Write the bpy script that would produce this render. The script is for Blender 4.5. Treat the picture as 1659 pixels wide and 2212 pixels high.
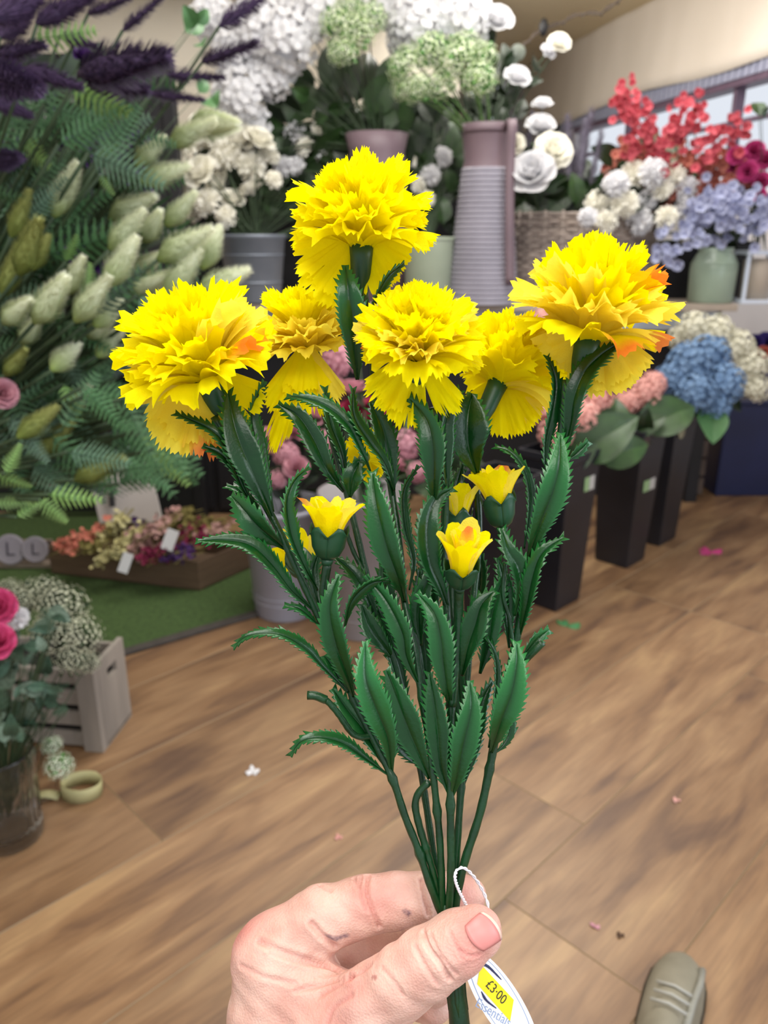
import bpy, math, random
import numpy as np
from mathutils import Vector, Matrix, Quaternion

random.seed(7); np.random.seed(7)
for _o in list(bpy.data.objects): bpy.data.objects.remove(_o)
SC = bpy.context.scene
COL = SC.collection
R = math.radians

# ------------------------------------------------------------------ camera
F_PX = 1700.0; PITCH = R(19); CAM_H = 1.25
cam_d = bpy.data.cameras.new('camera'); cam = bpy.data.objects.new('camera', cam_d); COL.objects.link(cam)
cam.location = (0, 0, CAM_H); cam.rotation_euler = (R(90) - PITCH, 0, 0)
cam_d.sensor_fit = 'VERTICAL'; cam_d.sensor_height = 36; cam_d.sensor_width = 27
cam_d.lens = 36 * F_PX / 2212.0
cam_d.clip_start = 0.02; cam_d.clip_end = 60
cam_d.dof.use_dof = True; cam_d.dof.focus_distance = 0.352
cam_d.dof.aperture_fstop = (cam_d.lens / 1000) / 0.0023
SC.camera = cam

# ------------------------------------------------------------------ world, lamps, exposure
w = bpy.data.worlds.new('world'); SC.world = w; w.use_nodes = True
bg = w.node_tree.nodes['Background']; bg.inputs[0].default_value = (0.86, 0.91, 1.0, 1); bg.inputs[1].default_value = .9
SC.view_settings.view_transform = 'Standard'; SC.view_settings.look = 'None'
SC.view_settings.gamma = 1; SC.view_settings.use_curve_mapping = False
SC.view_settings.exposure = 0.0
def area(name, loc, size, power, col, rot=(0, 0, 0), sy=None):
    d = bpy.data.lights.new(name, 'AREA'); d.energy = power; d.color = col; d.size = size
    if sy: d.shape = 'RECTANGLE'; d.size_y = sy
    o = bpy.data.objects.new(name, d); COL.objects.link(o); o.location = loc; o.rotation_euler = rot
    return o
area('ceiling_area_light', (-0.3, 0.2, 2.62), 1.0, 33, (1, .98, .95), sy=1.0)
area('ceiling_area_light', (0.2, 2.6, 2.62), 1.6, 50, (1, .97, .92), sy=1.0)
area('ceiling_area_light', (0.4, -1.2, 2.6), 1.6, 36, (1, .98, .96), sy=1.0)

area('ceiling_area_light', (1.0, 3.9, 2.62), 1.2, 30, (1, .97, .92), sy=1.0)  # unseen light, added to brighten the valance end of the shop
area('ceiling_area_light', (-1.2, 4.3, 2.62), 1.6, 16, (1, .97, .93), sy=1.4)  # unseen light, added to lift the cream wall behind the display
area('valance_fill', (-.1, 4.5, 2.45), .5, 26, (1, .96, .9), rot=(0, -R(65), 0), sy=.5)  # unseen fill turned to the window wall, added to brighten the valance
area('shopfront_daylight', (2.7, .1, 1.7), 1.6, 42, (.8, .88, 1), rot=(0, R(90), 0), sy=1.6)
# ------------------------------------------------------------------ pixel -> place helpers (photo is 1659 x 2212)
CP, SP = math.cos(PITCH), math.sin(PITCH)
CAM = Vector((0, 0, CAM_H))
def ray(x, y):
    dx = (x - 829.5) / F_PX; dy = (1106 - y) / F_PX
    return Vector((dx, CP + dy * SP, -SP + dy * CP))
def P(x, y, d): return CAM + ray(x, y) * d
def G(x, y, z=0.0):
    r = ray(x, y); return CAM + r * ((z - CAM_H) / r.z)
def pxm(d): return d / F_PX

# ------------------------------------------------------------------ materials
def lin(c):
    if isinstance(c, str): c = tuple(int(c[i:i+2], 16) / 255 for i in (0, 2, 4))
    return tuple(((v / 12.92) if v <= .04045 else ((v + .055) / 1.055) ** 2.4) for v in c) + (1,)
MATS = {}
def mat(name, c1, c2=None, rough=.6, scale=8, bump=0, bscale=None, metal=0, spec=.5, trans=0, sss=0, tint=None,
        stretch=None, coat=0, emit=None, detail=4, objrand=0, contrast=(.3, .7), sheen=0):
    if name in MATS: return MATS[name]
    m = bpy.data.materials.new(name); m.use_nodes = True; MATS[name] = m
    nt = m.node_tree; N = nt.nodes; L = nt.links; b = N['Principled BSDF']
    b.inputs['Roughness'].default_value = rough; b.inputs['Metallic'].default_value = metal
    b.inputs['Specular IOR Level'].default_value = spec; b.inputs['Coat Weight'].default_value = coat
    b.inputs['Sheen Weight'].default_value = sheen
    col = None
    tc = N.new('ShaderNodeTexCoord'); mp = N.new('ShaderNodeMapping'); L.new(tc.outputs['Object'], mp.inputs[0])
    if stretch: mp.inputs['Scale'].default_value = stretch
    if c2:
        n = N.new('ShaderNodeTexNoise'); n.inputs['Scale'].default_value = scale; n.inputs['Detail'].default_value = detail
        L.new(mp.outputs[0], n.inputs['Vector'])
        cr = N.new('ShaderNodeValToRGB'); cr.color_ramp.elements[0].position = contrast[0]; cr.color_ramp.elements[1].position = contrast[1]
        cr.color_ramp.elements[0].color = lin(c1); cr.color_ramp.elements[1].color = lin(c2)
        L.new(n.outputs[0], cr.inputs[0]); col = cr.outputs[0]
    else:
        rgb = N.new('ShaderNodeRGB'); rgb.outputs[0].default_value = lin(c1); col = rgb.outputs[0]
    if tint:
        at = N.new('ShaderNodeAttribute'); at.attribute_name = 'tint'
        mx = N.new('ShaderNodeMix'); mx.data_type = 'RGBA'; L.new(at.outputs['Fac'], mx.inputs[0])
        L.new(col, mx.inputs[6]); mx.inputs[7].default_value = lin(tint); col = mx.outputs[2]
    if objrand:
        oi = N.new('ShaderNodeObjectInfo'); hs = N.new('ShaderNodeHueSaturation')
        mr = N.new('ShaderNodeMapRange'); mr.inputs[3].default_value = 1 - objrand; mr.inputs[4].default_value = 1 + objrand
        L.new(oi.outputs['Random'], mr.inputs[0]); L.new(mr.outputs[0], hs.inputs['Value']); L.new(col, hs.inputs['Color']); col = hs.outputs[0]
    L.new(col, b.inputs['Base Color'])
    if sss:
        b.inputs['Subsurface Weight'].default_value = sss; b.inputs['Subsurface Radius'].default_value = (.006, .002, .001)
        b.inputs['Subsurface Scale'].default_value = 1
    if bump:
        n2 = N.new('ShaderNodeTexNoise'); n2.inputs['Scale'].default_value = bscale or scale * 3; n2.inputs['Detail'].default_value = 4
        L.new(mp.outputs[0], n2.inputs['Vector'])
        bp = N.new('ShaderNodeBump'); bp.inputs['Strength'].default_value = bump; bp.inputs['Distance'].default_value = .002
        L.new(n2.outputs[0], bp.inputs['Height']); L.new(bp.outputs[0], b.inputs['Normal'])
    if trans:
        tr = N.new('ShaderNodeBsdfTranslucent'); L.new(col, tr.inputs[0]); ms = N.new('ShaderNodeMixShader')
        ms.inputs[0].default_value = trans; out = N['Material Output']
        L.new(b.outputs[0], ms.inputs[1]); L.new(tr.outputs[0], ms.inputs[2]); L.new(ms.outputs[0], out.inputs[0])
    if emit:
        b.inputs['Emission Color'].default_value = lin(c1); b.inputs['Emission Strength'].default_value = emit
    return m
def glass_mat(name, c='eef3f5', rough=.03):
    if name in MATS: return MATS[name]
    m = bpy.data.materials.new(name); m.use_nodes = True; MATS[name] = m
    b = m.node_tree.nodes['Principled BSDF']; b.inputs['Base Color'].default_value = lin(c)
    b.inputs['Transmission Weight'].default_value = 1; b.inputs['Roughness'].default_value = rough; b.inputs['IOR'].default_value = 1.45
    return m

# ------------------------------------------------------------------ mesh collector
class MB:
    def __init__(s): s.v = []; s.f = []; s.t = []; s.mi = []
    def add(s, vs, fs, t=0.0, mi=0):
        o = len(s.v); s.v += [tuple(v) for v in vs]
        s.t += list(t) if hasattr(t, '__len__') else [t] * len(vs)
        for f in fs: s.f.append(tuple(i + o for i in f)); s.mi.append(mi)
    def box(s, c, d, M=None, mi=0):
        x, y, z = (k / 2 for k in d); vs = [Vector(c) + Vector(p) for p in ((-x,-y,-z),(x,-y,-z),(x,y,-z),(-x,y,-z),(-x,-y,z),(x,-y,z),(x,y,z),(-x,y,z))]
        if M: vs = [M @ v for v in vs]
        s.add(vs, [(0,3,2,1),(4,5,6,7),(0,1,5,4),(1,2,6,5),(2,3,7,6),(3,0,4,7)], mi=mi)
    def tube(s, pts, r, n=8, cap=True, mi=0, t=0.0):
        pts = [Vector(p) for p in pts]; k = len(pts)
        rr = list(r) if hasattr(r, '__len__') else [r] * k
        T = [(pts[min(i+1,k-1)] - pts[max(i-1,0)]).normalized() for i in range(k)]
        a = Vector((0,0,1)) if abs(T[0].z) < .9 else Vector((1,0,0))
        nrm = T[0].cross(a).normalized(); vs = []
        for i in range(k):
            nrm = (nrm - T[i] * nrm.dot(T[i])).normalized(); bn = T[i].cross(nrm)
            for j in range(n):
                an = 2 * math.pi * j / n; vs.append(pts[i] + (nrm * math.cos(an) + bn * math.sin(an)) * rr[i])
        fs = [(i*n+j, i*n+(j+1)%n, (i+1)*n+(j+1)%n, (i+1)*n+j) for i in range(k-1) for j in range(n)]
        if cap:
            fs.append(tuple(reversed(range(n)))); fs.append(tuple((k-1)*n+j for j in range(n)))
        s.add(vs, fs, t, mi)
    def lathe(s, prof, n=32, M=None, ripple=None, cap0=True, cap1=False, mi=0, sq=None):
        vs = []
        for (r, z) in prof:
            for j in range(n):
                a = 2 * math.pi * j / n; q = r
                if ripple: q = r * (1 + ripple[0] * math.cos(ripple[1] * a))
                v = Vector((q * math.cos(a), q * math.sin(a), z))
                vs.append(M @ v if M else v)
        k = len(prof)
        fs = [(i*n+j, i*n+(j+1)%n, (i+1)*n+(j+1)%n, (i+1)*n+j) for i in range(k-1) for j in range(n)]
        if cap0: fs.append(tuple(reversed(range(n))))
        if cap1: fs.append(tuple((k-1)*n+j for j in range(n)))
        s.add(vs, fs, mi=mi)
    def grid(s, rows, t=0.0, mi=0):
        m = len(rows[0]); k = len(rows); vs = [v for r in rows for v in r]
        tt = [x for r in t for x in r] if hasattr(t, '__len__') else t
        s.add(vs, [(i*m+j, i*m+j+1, (i+1)*m+j+1, (i+1)*m+j) for i in range(k-1) for j in range(m-1)], tt, mi)
    def mesh(s, name, mats, smooth=True):
        me = bpy.data.meshes.new(name); me.from_pydata([tuple(v) for v in s.v], [], s.f)
        for m in (mats if isinstance(mats, (list, tuple)) else [mats]): me.materials.append(m)
        if any(s.mi): me.polygons.foreach_set('material_index', s.mi)
        if any(s.t):
            a = me.attributes.new('tint', 'FLOAT', 'POINT'); a.data.foreach_set('value', s.t)
        if smooth: me.polygons.foreach_set('use_smooth', [True] * len(me.polygons))
        me.update(); return me
    def build(s, name, mats, parent=None, smooth=False, solid=0, bevel=0, M=None, sharp=True):
        """vertices are world coordinates; moved into the parent's frame (parents are only translated)."""
        off = wloc(parent) if parent else Vector()
        if parent: s.v = [tuple(Vector(v) - off) for v in s.v]
        me = s.mesh(name, mats, smooth); o = bpy.data.objects.new(name, me); COL.objects.link(o)
        if parent: o.parent = parent
        if bevel:
            b = o.modifiers.new('bevel', 'BEVEL'); b.width = bevel; b.segments = 2; b.limit_method = 'ANGLE'
        if solid:
            q = o.modifiers.new('solid', 'SOLIDIFY'); q.thickness = solid; q.offset = 0
        return o
def wloc(o):
    v = Vector(o.location)
    while o.parent: o = o.parent; v += Vector(o.location)
    return v
def tag(o, label=None, cat=None, group=None, kind=None):
    for k, v in (('label', label), ('category', cat), ('group', group), ('kind', kind)):
        if v: o[k] = v
    return o
def thing(name, loc, label=None, cat=None, group=None):
    o = bpy.data.objects.new(name, None); o.empty_display_size = .02; COL.objects.link(o); o.location = loc
    return tag(o, label, cat, group)
def inst(name, me, parent, M):
    o = bpy.data.objects.new(name, me); COL.objects.link(o); o.parent = parent
    o.matrix_basis = Matrix.Translation(-wloc(parent)) @ M if parent else M
    return o
def frame(z, roll=0.0, up=None):
    z = Vector(z).normalized(); a = Vector(up) if up is not None else (Vector((0,0,1)) if abs(z.z) < .95 else Vector((1,0,0)))
    x = a.cross(z).normalized(); y = z.cross(x)
    return Matrix((x, y, z)).transposed().to_4x4() @ Matrix.Rotation(roll, 4, 'Z')
def pose(p, z, roll=0, s=1.0, up=None):
    S = Matrix.Diagonal((*s, 1)) if hasattr(s, '__len__') else Matrix.Diagonal((s, s, s, 1))
    return Matrix.Translation(p) @ frame(z, roll, up) @ S
def spline(pts, n=6):
    """Catmull-Rom through Vectors (or tuples)."""
    p = [Vector(q) for q in pts]; p = [p[0] * 2 - p[1]] + p + [p[-1] * 2 - p[-2]]; out = []
    for i in range(1, len(p) - 2):
        for k in range(n):
            t = k / n; a, b, c, d = p[i-1], p[i], p[i+1], p[i+2]
            out.append(.5 * ((2*b) + (c-a)*t + (2*a-5*b+4*c-d)*t*t + (3*b-a-3*c+d)*t**3))
    out.append(p[-2]); return out
def resample(pts, n):
    L = [0]
    for a, b in zip(pts, pts[1:]): L.append(L[-1] + (b - a).length)
    out = []; j = 0
    for i in range(n):
        d = L[-1] * i / (n - 1)
        while j < len(L) - 2 and L[j+1] < d: j += 1
        t = (d - L[j]) / max(L[j+1] - L[j], 1e-9); out.append(pts[j].lerp(pts[j+1], min(max(t, 0), 1)))
    return out, L[-1]
ORD = ['first','second','third','fourth','fifth','sixth','seventh','eighth','ninth','tenth','eleventh','twelfth','thirteenth','fourteenth','fifteenth','sixteenth','seventeenth','eighteenth','nineteenth','twentieth',
 'twenty-first','twenty-second','twenty-third','twenty-fourth','twenty-fifth','twenty-sixth','twenty-seventh','twenty-eighth','twenty-ninth','thirtieth','thirty-first','thirty-second','thirty-third','thirty-fourth','thirty-fifth','thirty-sixth','thirty-seventh','thirty-eighth','thirty-ninth','fortieth']
def rank(objs, keys, desc, where, way='left'):
    """objs sorted by keys (pixel x from the left, pixel y from the top) get an ordinal in their label."""
    s = sorted(range(len(objs)), key=lambda i: keys[i])
    for n, i in enumerate(s):
        if len(objs) == 1: lab = f'{desc} {where}'
        else:
            o = {0: {'left': 'leftmost', 'top': 'uppermost'}[way], len(objs)-1: {'left': 'rightmost', 'top': 'lowest'}[way]}.get(n, ORD[n] + ' from the ' + way)
            lab = f'{desc}, {o} {where}'
        objs[i]['label'] = lab
#=== STRUCTURE ===
# ------------------------------------------------------------------ floor: vinyl planks at 45 degrees, recessed pale bevel joints
def wood_mat():
    m = bpy.data.materials.new('plank_wood'); m.use_nodes = True; nt = m.node_tree; N = nt.nodes; L = nt.links; b = N['Principled BSDF']
    tc = N.new('ShaderNodeTexCoord'); oi = N.new('ShaderNodeObjectInfo')
    ad = N.new('ShaderNodeVectorMath'); ad.operation = 'MULTIPLY_ADD'
    cm = N.new('ShaderNodeCombineXYZ')
    for k in range(3): L.new(oi.outputs['Random'], cm.inputs[k])
    L.new(cm.outputs[0], ad.inputs[0]); ad.inputs[1].default_value = (37, 19, 5); L.new(tc.outputs['Object'], ad.inputs[2])
    def ns(sc, det, st, dist=0):
        mp = N.new('ShaderNodeMapping'); mp.inputs['Scale'].default_value = st; L.new(ad.outputs[0], mp.inputs[0])
        n = N.new('ShaderNodeTexNoise'); n.inputs['Scale'].default_value = sc; n.inputs['Detail'].default_value = det; n.inputs['Distortion'].default_value = dist
        L.new(mp.outputs[0], n.inputs['Vector']); return n.outputs[0]
    a = ns(2.2, 5, (1.2, 5.5, 1), .5); g = ns(9, 6, (1.0, 16, 1), .3)
    cr = N.new('ShaderNodeValToRGB'); e = cr.color_ramp.elements
    e[0].position = .32; e[0].color = lin('664c39'); e[1].position = .72; e[1].color = lin('a3845f')
    x = e.new(.46); x.color = lin('836447'); x = e.new(.58); x.color = lin('917253')
    L.new(a, cr.inputs[0])
    c2 = N.new('ShaderNodeValToRGB'); e = c2.color_ramp.elements; e[0].position = .35; e[0].color = (.62, .6, .6, 1); e[1].position = .65; e[1].color = (1.12, 1.1, 1.05, 1)
    L.new(g, c2.inputs[0])
    mx = N.new('ShaderNodeMix'); mx.data_type = 'RGBA'; mx.blend_type = 'MULTIPLY'; mx.inputs[0].default_value = .42
    L.new(cr.outputs[0], mx.inputs[6]); L.new(c2.outputs[0], mx.inputs[7])
    hs = N.new('ShaderNodeHueSaturation'); mr = N.new('ShaderNodeMapRange'); mr.inputs[3].default_value = .88; mr.inputs[4].default_value = 1.1
    L.new(oi.outputs['Random'], mr.inputs[0]); L.new(mr.outputs[0], hs.inputs['Value']); L.new(mx.outputs[2], hs.inputs['Color'])
    L.new(hs.outputs[0], b.inputs['Base Color']); b.inputs['Roughness'].default_value = .42
    bp = N.new('ShaderNodeBump'); bp.inputs['Strength'].default_value = .12; bp.inputs['Distance'].default_value = .001; L.new(g, bp.inputs['Height']); L.new(bp.outputs[0], b.inputs['Normal'])
    return m
WOOD = wood_mat()
JOINT = mat('joint', 'a08b6e', rough=.7)
fl = MB(); fl.box((-.2, 3.4, -.012), (5.6, 10.2, .018)); floor = fl.build('floor', JOINT); tag(floor, kind='structure')
PW, PL = .314, 1.22; a45 = R(45); dv = Vector((math.cos(a45), math.sin(a45), 0)); nv = Vector((math.sin(a45), -math.cos(a45), 0))
n0 = (.4537 - 1.4555) / math.sqrt(2); l0 = (.4537 + 1.4555) / math.sqrt(2)
pm = MB(); g_ = .0018
pm.add([(-PL/2+g_, -PW/2+g_, 0), (PL/2-g_, -PW/2+g_, 0), (PL/2-g_, PW/2-g_, 0), (-PL/2+g_, PW/2-g_, 0),
        (-PL/2, -PW/2, -.004), (PL/2, -PW/2, -.004), (PL/2, PW/2, -.004), (-PL/2, PW/2, -.004)],
       [(0,1,2,3),(0,4,5,1),(1,5,6,2),(2,6,7,3),(3,7,4,0)], mi=0)
pme = pm.mesh('plank', [WOOD, JOINT], smooth=False)
for i in range(1, 5): pme.polygons[i].material_index = 1
for i in range(-14, 14):
    stag = {0: 0, -1: 0, 1: .92}.get(i, random.random() * PL)
    for j in range(-8, 8):
        ln = l0 + stag + j * PL - PL/2 + .0; nn = n0 + (i - .5) * PW
        c = nv * nn + dv * ln
        if not (-2.9 < c.x < 3.3 and -1.0 < c.y < 5.2): continue
        r = (c - Vector((0, 0, 0)))
        if c.y > .3 and (abs(c.x) > .55 * c.y + 1.4): continue
        o = bpy.data.objects.new('plank', pme); COL.objects.link(o); o.parent = floor
        o.location = (c.x, c.y, .001); o.rotation_euler = (0, 0, a45)
# ------------------------------------------------------------------ shell
WALL = mat('wall_cream', 'd9d1c2', 'e2dbcd', rough=.85, scale=3)
CEIL = mat('ceiling_tan', 'd9c7a2', 'e0d0ae', rough=.9, scale=2)
az = R(12.9); WD = Vector((-math.sin(az), math.cos(az), 0)); WN = Vector((-math.cos(az), -math.sin(az), 0))  # along the window wall, and its inward normal
WB = G(1659, 1088) + Vector((.3, 0, 0)); YB = 8.4
def onwall(s, z, off=0.0): return Vector((WB.x, WB.y, 0)) + WD * s + WN * off + Vector((0, 0, z))
def wallhit(x, y, off=0.0):
    r = ray(x, y); o = Vector((WB.x, WB.y, 0)) + WN * off; t = (o - CAM).dot(WN) / r.dot(WN); p = CAM + r * t
    return (p - o).dot(WD), p.z
m = MB(); m.box((-.93, YB + .06, 1.4), (3.9, .12, 2.8)); tag(m.build('wall_back', WALL), kind='structure')
m = MB(); m.box((-1.17, 5.46, 1.4), (3.26, .12, 2.8)); m.box((.4, 6.9, 1.4), (.12, 2.9, 2.8)); tag(m.build('wall_front', WALL), kind='structure')
m = MB(); m.box((-2.75, 3.8, 1.4), (.12, 9.4, 2.8)); tag(m.build('wall_left', WALL), kind='structure')
m = MB(); m.box((-.2, 3.6, 2.76), (5.2, 9.9, .1)); tag(m.build('ceiling', CEIL), kind='structure')
s_bot = [wallhit(1346, 222), wallhit(1655, 122)]
ZB = sum(q[1] for q in s_bot) / 2      # bottom of the fabric valance
ZT = ZB - .075; ZS = ZT - .62           # glazing head and sill
Mw = Matrix.Translation(Vector((WB.x, WB.y, 0))) @ Matrix((WD, -WN, Vector((0,0,1)))).transposed().to_4x4()
def wbox(mb, s0, s1, z0, z1, y0, y1, mi=0): mb.box(((s0+s1)/2, (y0+y1)/2, (z0+z1)/2), (s1-s0, y1-y0, z1-z0), Mw, mi)
S0, S1 = -2.2, 4.9
m = MB(); wbox(m, S0, S1, 0, ZS, 0, .12); wbox(m, S0, S1, ZT, 2.72, 0, .12); wbox(m, 3.2, S1, ZS, ZT, 0, .12); wbox(m, S0, -1.9, ZS, ZT, 0, .12)
tag(m.build('wall_right', mat('wall_right_paint', 'b9b7bd', 'c6c3c8', rough=.8, scale=3)), kind='structure')
FR = mat('window_frame', '5d4a5c', '6a5668', rough=.5, scale=20)
win = thing('window_1', onwall(0, ZS)); win['kind'] = 'structure'
m = MB(); wbox(m, -1.9, 3.2, ZT - .035, ZT, -.02, .1); m.build('window_frame', FR, win, bevel=.003)
m = MB(); wbox(m, -1.9, 3.2, ZT - .22, ZT - .20, .01, .06); m.build('glazing_bar', FR, win, bevel=.002)
m = MB(); wbox(m, -1.9, 3.2, ZS, ZS + .03, -.06, .1); m.build('window_sill', mat('sill_white', 'd9dbe6', rough=.4), win, bevel=.003)
for s in (-.9, 1.2, 2.4):
    m = MB(); wbox(m, s, s + .03, ZS, ZT, .01, .07); m.build('mullion', FR, win, bevel=.002)
# pleated grey-blue header strip under the fabric
m = MB(); RB = mat('strip_grey', '8f93ab', 'a9abc0', rough=.6, scale=30, stretch=(1, 1, 6))
k = int((1.9 + 3.6) / .03)
for i in range(k):
    s = -1.9 + i * .03; wbox(m, s, s + .026, ZT + .004, ZB + .02, -.02 - .006 * (i % 2), 0)
m.build('header_strip', RB, win)
# fabric valance (hangs in front of the wall)
ztop = wallhit(1406, 0)[1]; s_l = wallhit(1135, 280)[0]
rows = []
for i in range(9):
    row = []
    for j in range(61):
        s = -1.0 + j * ((s_l + 1.0) / 60); z = ZB + (ztop - ZB) * i / 8
        hem = .02 * math.sin(s * 3 + 1) * (1 - i / 8)
        row.append(onwall(s, z + hem, .035 + .007 * math.sin(s * 7 + i * .25) + .003 * math.sin(s * 19 + i * .5)))
    rows.append(row)
m = MB(); m.grid(rows)
tag(m.build('fabric_valance', mat('calico', 'e6dccf', 'ece2d6', rough=.9, scale=5, bump=.2, bscale=300, stretch=(1, 1, .3)), smooth=True, solid=.002),
    'cream calico fabric valance hung along the top of the window wall', 'curtain')
#=== BOUQUET ===
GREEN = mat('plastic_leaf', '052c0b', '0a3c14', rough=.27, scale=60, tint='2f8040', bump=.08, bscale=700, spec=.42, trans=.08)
GREEN2 = mat('plastic_stem', '06290f', '0c3d1a', rough=.36, scale=80, bump=.15, bscale=500)
CALYX = mat('calyx_green', '0e3a20', '15482b', rough=.42, scale=60)
SILK = mat('yellow_silk', 'fff700', 'fff200', rough=.75, scale=60, tint='f58a2a', trans=.5, bump=.25, bscale=1500, spec=.15)
SILKP = mat('pale_yellow_silk', 'fff05a', 'fdeb44', rough=.75, scale=60, tint='f0904a', trans=.48, bump=.25, bscale=1500, spec=.15)
pick = thing('carnation_bush', P(985, 2150, .352), 'bunch of yellow artificial carnations with serrated green plastic leaves held in the hand', 'artificial flowers')

def leaf(pts, width, roll=0, d=.35, fold=.25, teeth=13, name='leaf', light=0.0, parent=pick, pw=None):
    """pts: tip first, then down to the base, each (x, y) or (x, y, depth)."""
    p3 = [P(q[0], q[1], q[2] if len(q) > 2 else d) for q in pts][::-1]
    cl, L = resample(spline(p3, 8), 400)
    px = L / pxm(d); nT = max(5, int(px / teeth)); n = nT * 2 + 1; W = width * .43 * pxm(d); rgl = random.Random(int(p3[0].x * 1e5))
    rows = []; tt = []; rl = R(roll)
    for i in range(n):
        v = i / (n - 1); k = min(int(v * 399), 398); p = cl[k]; T = (cl[min(k+3, 399)] - cl[max(k-3, 0)]).normalized()
        n_ = CAM - p; n_ = (n_ - T * n_.dot(T)).normalized(); s_ = T.cross(n_)
        q = Quaternion(T, rl); n_ = q @ n_; s_ = q @ s_
        wd = W * (.14 + .86 * min(1, v / .5) ** 1.1) * max(0, 1 - max(0, (v - .5) / .5) ** 1.9) ** .9
        peak = (i % 2 == 1) and v > .12
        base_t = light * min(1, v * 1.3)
        def pt(u, h, f=0): return p + s_ * (u * wd) + n_ * (h * wd) + T * f
        row = []; tr = []
        for sg in (-1, 1):
            cols = []
            e = (1.0 + .0) if not peak else 1.0
            tipx = min(.45 * W + .0005, .0019) * rgl.uniform(.45, 1.3) if peak else 0
            tip = pt(sg, fold) + (s_ * sg * tipx + T * tipx * 1.25 if peak else Vector())
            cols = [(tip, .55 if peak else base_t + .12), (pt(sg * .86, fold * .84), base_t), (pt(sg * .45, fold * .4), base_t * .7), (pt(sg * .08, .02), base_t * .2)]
            row.append(cols if sg < 0 else cols[::-1])
        rr = row[0] + [(pt(0, -.07), 0)] + row[1]
        rows.append([c[0] for c in rr]); tt.append([c[1] + 1e-4 for c in rr])
    m = MB(); m.grid(rows, tt)
    return m.build(name, GREEN, parent, smooth=True, solid=.0005)

def stem(pts, r=6, d=.352, name='stem', parent=pick, m_=None, n=10, nodes=()):
    p3 = [P(q[0], q[1], q[2] if len(q) > 2 else d) for q in pts]; cl, L = resample(spline(p3, 6), max(8, len(p3) * 6))
    k = len(cl); rr = [r * pxm(d) * (1 + .05 * math.sin(i * 1.7)) for i in range(k)]
    for q in nodes:
        pn = P(q[0], q[1], q[2] if len(q) > 2 else d); j = min(range(k), key=lambda i: (cl[i] - pn).length)
        rr[j] *= 1.3
    m = MB(); m.tube(cl, rr, n); return m.build(name, m_ or GREEN2, parent, smooth=True)

def petal_mesh(L, W, th0, th1, rng, orange=0.0, jag=.09, ruff=.1, nu=35, nv=9, cup=.25, curl=0.0, notch=True, rnd_=.22):
    """petal growing from the origin, fan in +X, flower axis +Z; theta measured from the axis."""
    ph = rng.uniform(0, 6.28); fq = rng.uniform(5, 9); ph2 = rng.uniform(0, 6.28)
    jags = [rng.uniform(.25, 1) * jag * (1 if i % 2 else 0) + rng.uniform(0, .02) for i in range(nu)]
    deep = {rng.randrange(3, nu - 3): rng.uniform(.08, .25) for _ in range(2)} if notch else {}
    rows = []; tt = []
    prof = [(0, 0)]; M_ = 40
    for i in range(M_):
        v = (i + .5) / M_; th = th0 + (th1 - th0) * v ** 1.2 + curl * max(0, v - .75) * 4
        prof.append((prof[-1][0] + math.sin(th) * L / M_, prof[-1][1] + math.cos(th) * L / M_))
    off = rng.uniform(0, 1)
    for i in range(nv):
        v = (i / (nv - 1)) ** .8; row = []; tr = []
        for j in range(nu):
            u = -1 + 2 * j / (nu - 1)
            lf = 1 - rnd_ * u * u - (jags[j] + deep.get(j, 0)) * v ** 4
            vv = max(.02, v * lf); k = vv * M_; a = int(min(k, M_ - 1)); f = k - a
            r = prof[a][0] * (1 - f) + prof[a+1][0] * f; z = prof[a][1] * (1 - f) + prof[a+1][1] * f
            th = th0 + (th1 - th0) * vv ** 1.2
            wdt = W * (.12 + .88 * vv ** .75)
            rf = ruff * L * vv ** 2.2 * (math.sin(fq * u + ph) * .7 + .45 * math.sin(fq * 2.1 * u + ph2) * vv)
            ins = cup * wdt * u * u
            nr, nz = math.cos(th), -math.sin(th)
            row.append(Vector((r + nr * (rf - ins), u * wdt * (1 - .12 * abs(math.sin(fq * u + ph))), z + nz * (rf - ins))))
            tr.append(max(0, min(1, orange * (vv - .62) * 4.5 * (.6 + .4 * math.sin(u * 3 + off * 6)))) if orange else 0)
        rows.append(row); tt.append(tr)
    return rows, tt

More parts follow.
